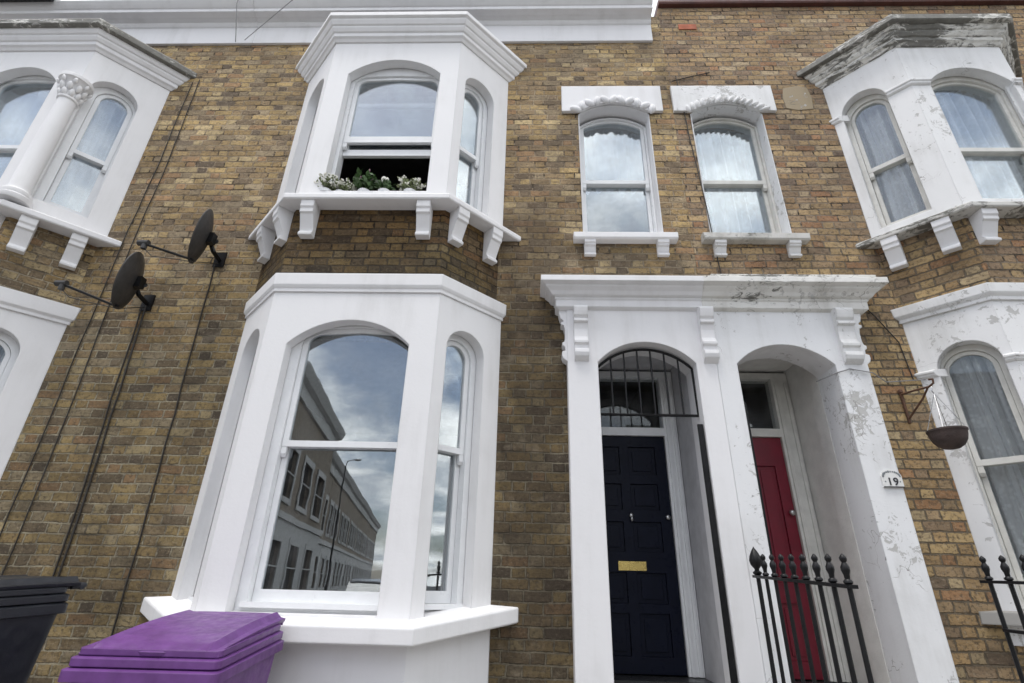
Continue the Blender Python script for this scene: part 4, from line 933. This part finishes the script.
# parked car, mirrored in the big pane
def car(x, y, rot):
    t = thing('parked_car', 'silver parked car mirrored low in the middle bay glass', 'car', (x,y,-.13))
    R = Matrix.Translation((x,y,-.13)) @ Matrix.Rotation(rot, 4, 'Z')
    def fin(bm, n, m, par=None, **k):
        for v in bm.verts: v.co = R @ v.co
        return obj(n, bm, m, par or t, **k)
    def loft(bm, secs):
        rings = [[bm.verts.new((xx, s*yy, zz)) for (s, yy, zz) in ((-1,w0,z0),(1,w0,z0),(1,w1,(z0+z1)/2),(1,w1*.93,z1),(-1,w1*.93,z1),(-1,w1,(z0+z1)/2))] for xx, w0, w1, z0, z1 in secs]
        for A, B in zip(rings, rings[1:]):
            for k in range(6): bm.faces.new([A[k], A[(k+1) % 6], B[(k+1) % 6], B[k]])
        bm.faces.new(rings[0][::-1]); bm.faces.new(rings[-1])
    bm = BM(); loft(bm, [(-2.1,.7,.78,.35,.72),(-1.95,.78,.86,.22,.85),(-.9,.8,.88,.2,.92),(.8,.8,.88,.2,.95),(1.8,.78,.86,.22,.92),(2.05,.7,.8,.35,.8)])
    bmesh.ops.bevel(bm, geom=bm.edges[:], offset=.04, segments=2, affect='EDGES'); fin(bm, 'body', 'carpaint', smooth=40)
    bm = BM(); loft(bm, [(-1.15,.7,.74,.90,.93),(-.35,.68,.70,.91,1.42),(.3,.68,.70,.92,1.46),(1.1,.66,.68,.93,1.40),(1.75,.68,.72,.92,.95)])
    fin(bm, 'cabin_glass', 'carglass', smooth=30)
    bm = BM(); loft(bm, [(-.42,.58,.62,1.40,1.435),(.3,.60,.64,1.42,1.485),(1.15,.58,.60,1.39,1.42)]); fin(bm, 'roof', 'carpaint', smooth=40)
    for sx in (-1.3,1.3):
        for sy in (-1,1):
            bm = BM(); tube(bm, [(sx, sy*.70, .31), (sx, sy*.89, .31)], .31, 24); wl = fin(bm, 'wheel', 'rubber')
            bm = BM(); tube(bm, [(sx, sy*.88, .31), (sx, sy*.90, .31)], .19, 16); fin(bm, 'rim', 'steel', wl)
    for sy in (-1,1):
        bm = BM(); blob(bm, Vector((-2.03, sy*.62, .66)), .12, 2, (.5,1.1,.6)); fin(bm, 'headlight', 'lampred', smooth=60)
        bm = BM(); blob(bm, Vector((-.8, sy*.98, .98)), .1, 2, (.7,1,.7)); fin(bm, 'wing_mirror', 'carpaint', smooth=60)
car(-4.75, -14.3, math.radians(78+0))
t = thing('street_lamp', 'tall thin street lamp mirrored in the lower middle bay pane', 'street lamp', (-8.0,-19.5,-.13))
bm = BM(); lathe(bm, (-8.0,-19.5,-.13), [(.07,0),(.07,1.2),(.04,1.25),(.03,6.0)], 12); obj('pole', bm, 'iron', t)
bm = BM(); tube(bm, [(-8.0,-19.5,5.87),(-7.95,-19.5,6.1),(-7.6,-19.5,6.2)], .02, 8); obj('arm', bm, 'iron', t)
bm = BM(); blob(bm, Vector((-7.5,-19.5,6.18)), .16, 2, (1,.45,.35)); obj('lamp_head', bm, 'steel', t, smooth=60)

# ------------------------------------------------------------------ world, sun, camera
W = bpy.data.worlds.new('World'); S.world = W; W.use_nodes = True; nt = W.node_tree; nt.nodes.clear()
out = nt.nodes.new('ShaderNodeOutputWorld'); bg = nt.nodes.new('ShaderNodeBackground'); L(nt, bg.outputs[0], out.inputs[0]); bg.inputs[1].default_value = .1
sky = N(nt, 'ShaderNodeTexSky', sky_type='NISHITA', sun_disc=False); sky.sun_elevation = math.radians(72); sky.sun_rotation = math.radians(212); sky.dust_density = 2.
g = N(nt, 'ShaderNodeTexCoord').outputs['Generated']
sp = N(nt, 'ShaderNodeSeparateXYZ'); L(nt, g, sp.inputs[0])
zz = M(nt, 'MAXIMUM', M(nt, 'ADD', sp.outputs[2], .22), .08)
cv = N(nt, 'ShaderNodeCombineXYZ'); L(nt, M(nt, 'DIVIDE', sp.outputs[0], zz), cv.inputs[0]); L(nt, M(nt, 'DIVIDE', sp.outputs[1], zz), cv.inputs[1])
n1 = noise(nt, cv.outputs[0], 1.35, 8, .55, .25)
cover = mapr(nt, n1, .40, .58, .12, 1.)
n2 = noise(nt, cv.outputs[0], 3.1, 7, .6, .3)
ccol = mixc(nt, mapr(nt, n2, .34, .64), (8.6,9.1,9.8), (18.2,18.,17.6))
skyb = mixc(nt, 1., sky.outputs[0], (1.3,1.25,1.2), 'MULTIPLY')
L(nt, mixc(nt, cover, skyb, ccol), bg.inputs[0])
sd = bpy.data.lights.new('sun', 'SUN'); sd.energy = 1.2; sd.angle = math.radians(18); sd.color = (1,.97,.93)
so = bpy.data.objects.new('sun', sd); COL.objects.link(so)
# sun direction: behind the viewer, slightly left and high
az = math.radians(212); el = math.radians(72)
sv = Vector((math.sin(az)*math.cos(el), math.cos(az)*math.cos(el), math.sin(el)))
so.rotation_euler = sv.to_track_quat('Z', 'Y').to_euler()

cam = bpy.data.cameras.new('camera'); co_ = bpy.data.objects.new('camera', cam); COL.objects.link(co_)
cam.sensor_width = 36; cam.sensor_fit = 'HORIZONTAL'; cam.lens = 520/1024*36; cam.clip_end = 3000; cam.clip_start = .05
up = Vector((29,-1108.5,520)).normalized()
rx = Vector((1, 0, -.0315)); rx.y = -(up.x+up.z*rx.z)/up.y; rx.normalize()
fwd = up.cross(rx)
if fwd.z < 0: fwd = -fwd
Rm = Matrix((rx, fwd, up))           # world = Rm @ cam(x right, y down, z forward)
X = Rm @ Vector((1,0,0)); Y = Rm @ Vector((0,-1,0)); Z = Rm @ Vector((0,0,-1))
mw = Matrix(((X.x,Y.x,Z.x,0),(X.y,Y.y,Z.y,-4.03),(X.z,Y.z,Z.z,1.28),(0,0,0,1)))
co_.matrix_world = mw
S.camera = co_
S.render.engine = 'CYCLES'
S.render.resolution_x = 1024; S.render.resolution_y = 683
S.cycles.max_bounces = 8; S.cycles.transparent_max_bounces = 12; S.cycles.glossy_bounces = 3; S.cycles.diffuse_bounces = 3
S.view_settings.view_transform = 'Standard'; S.view_settings.look = 'None'; S.view_settings.exposure = 0.60; S.view_settings.gamma = 1
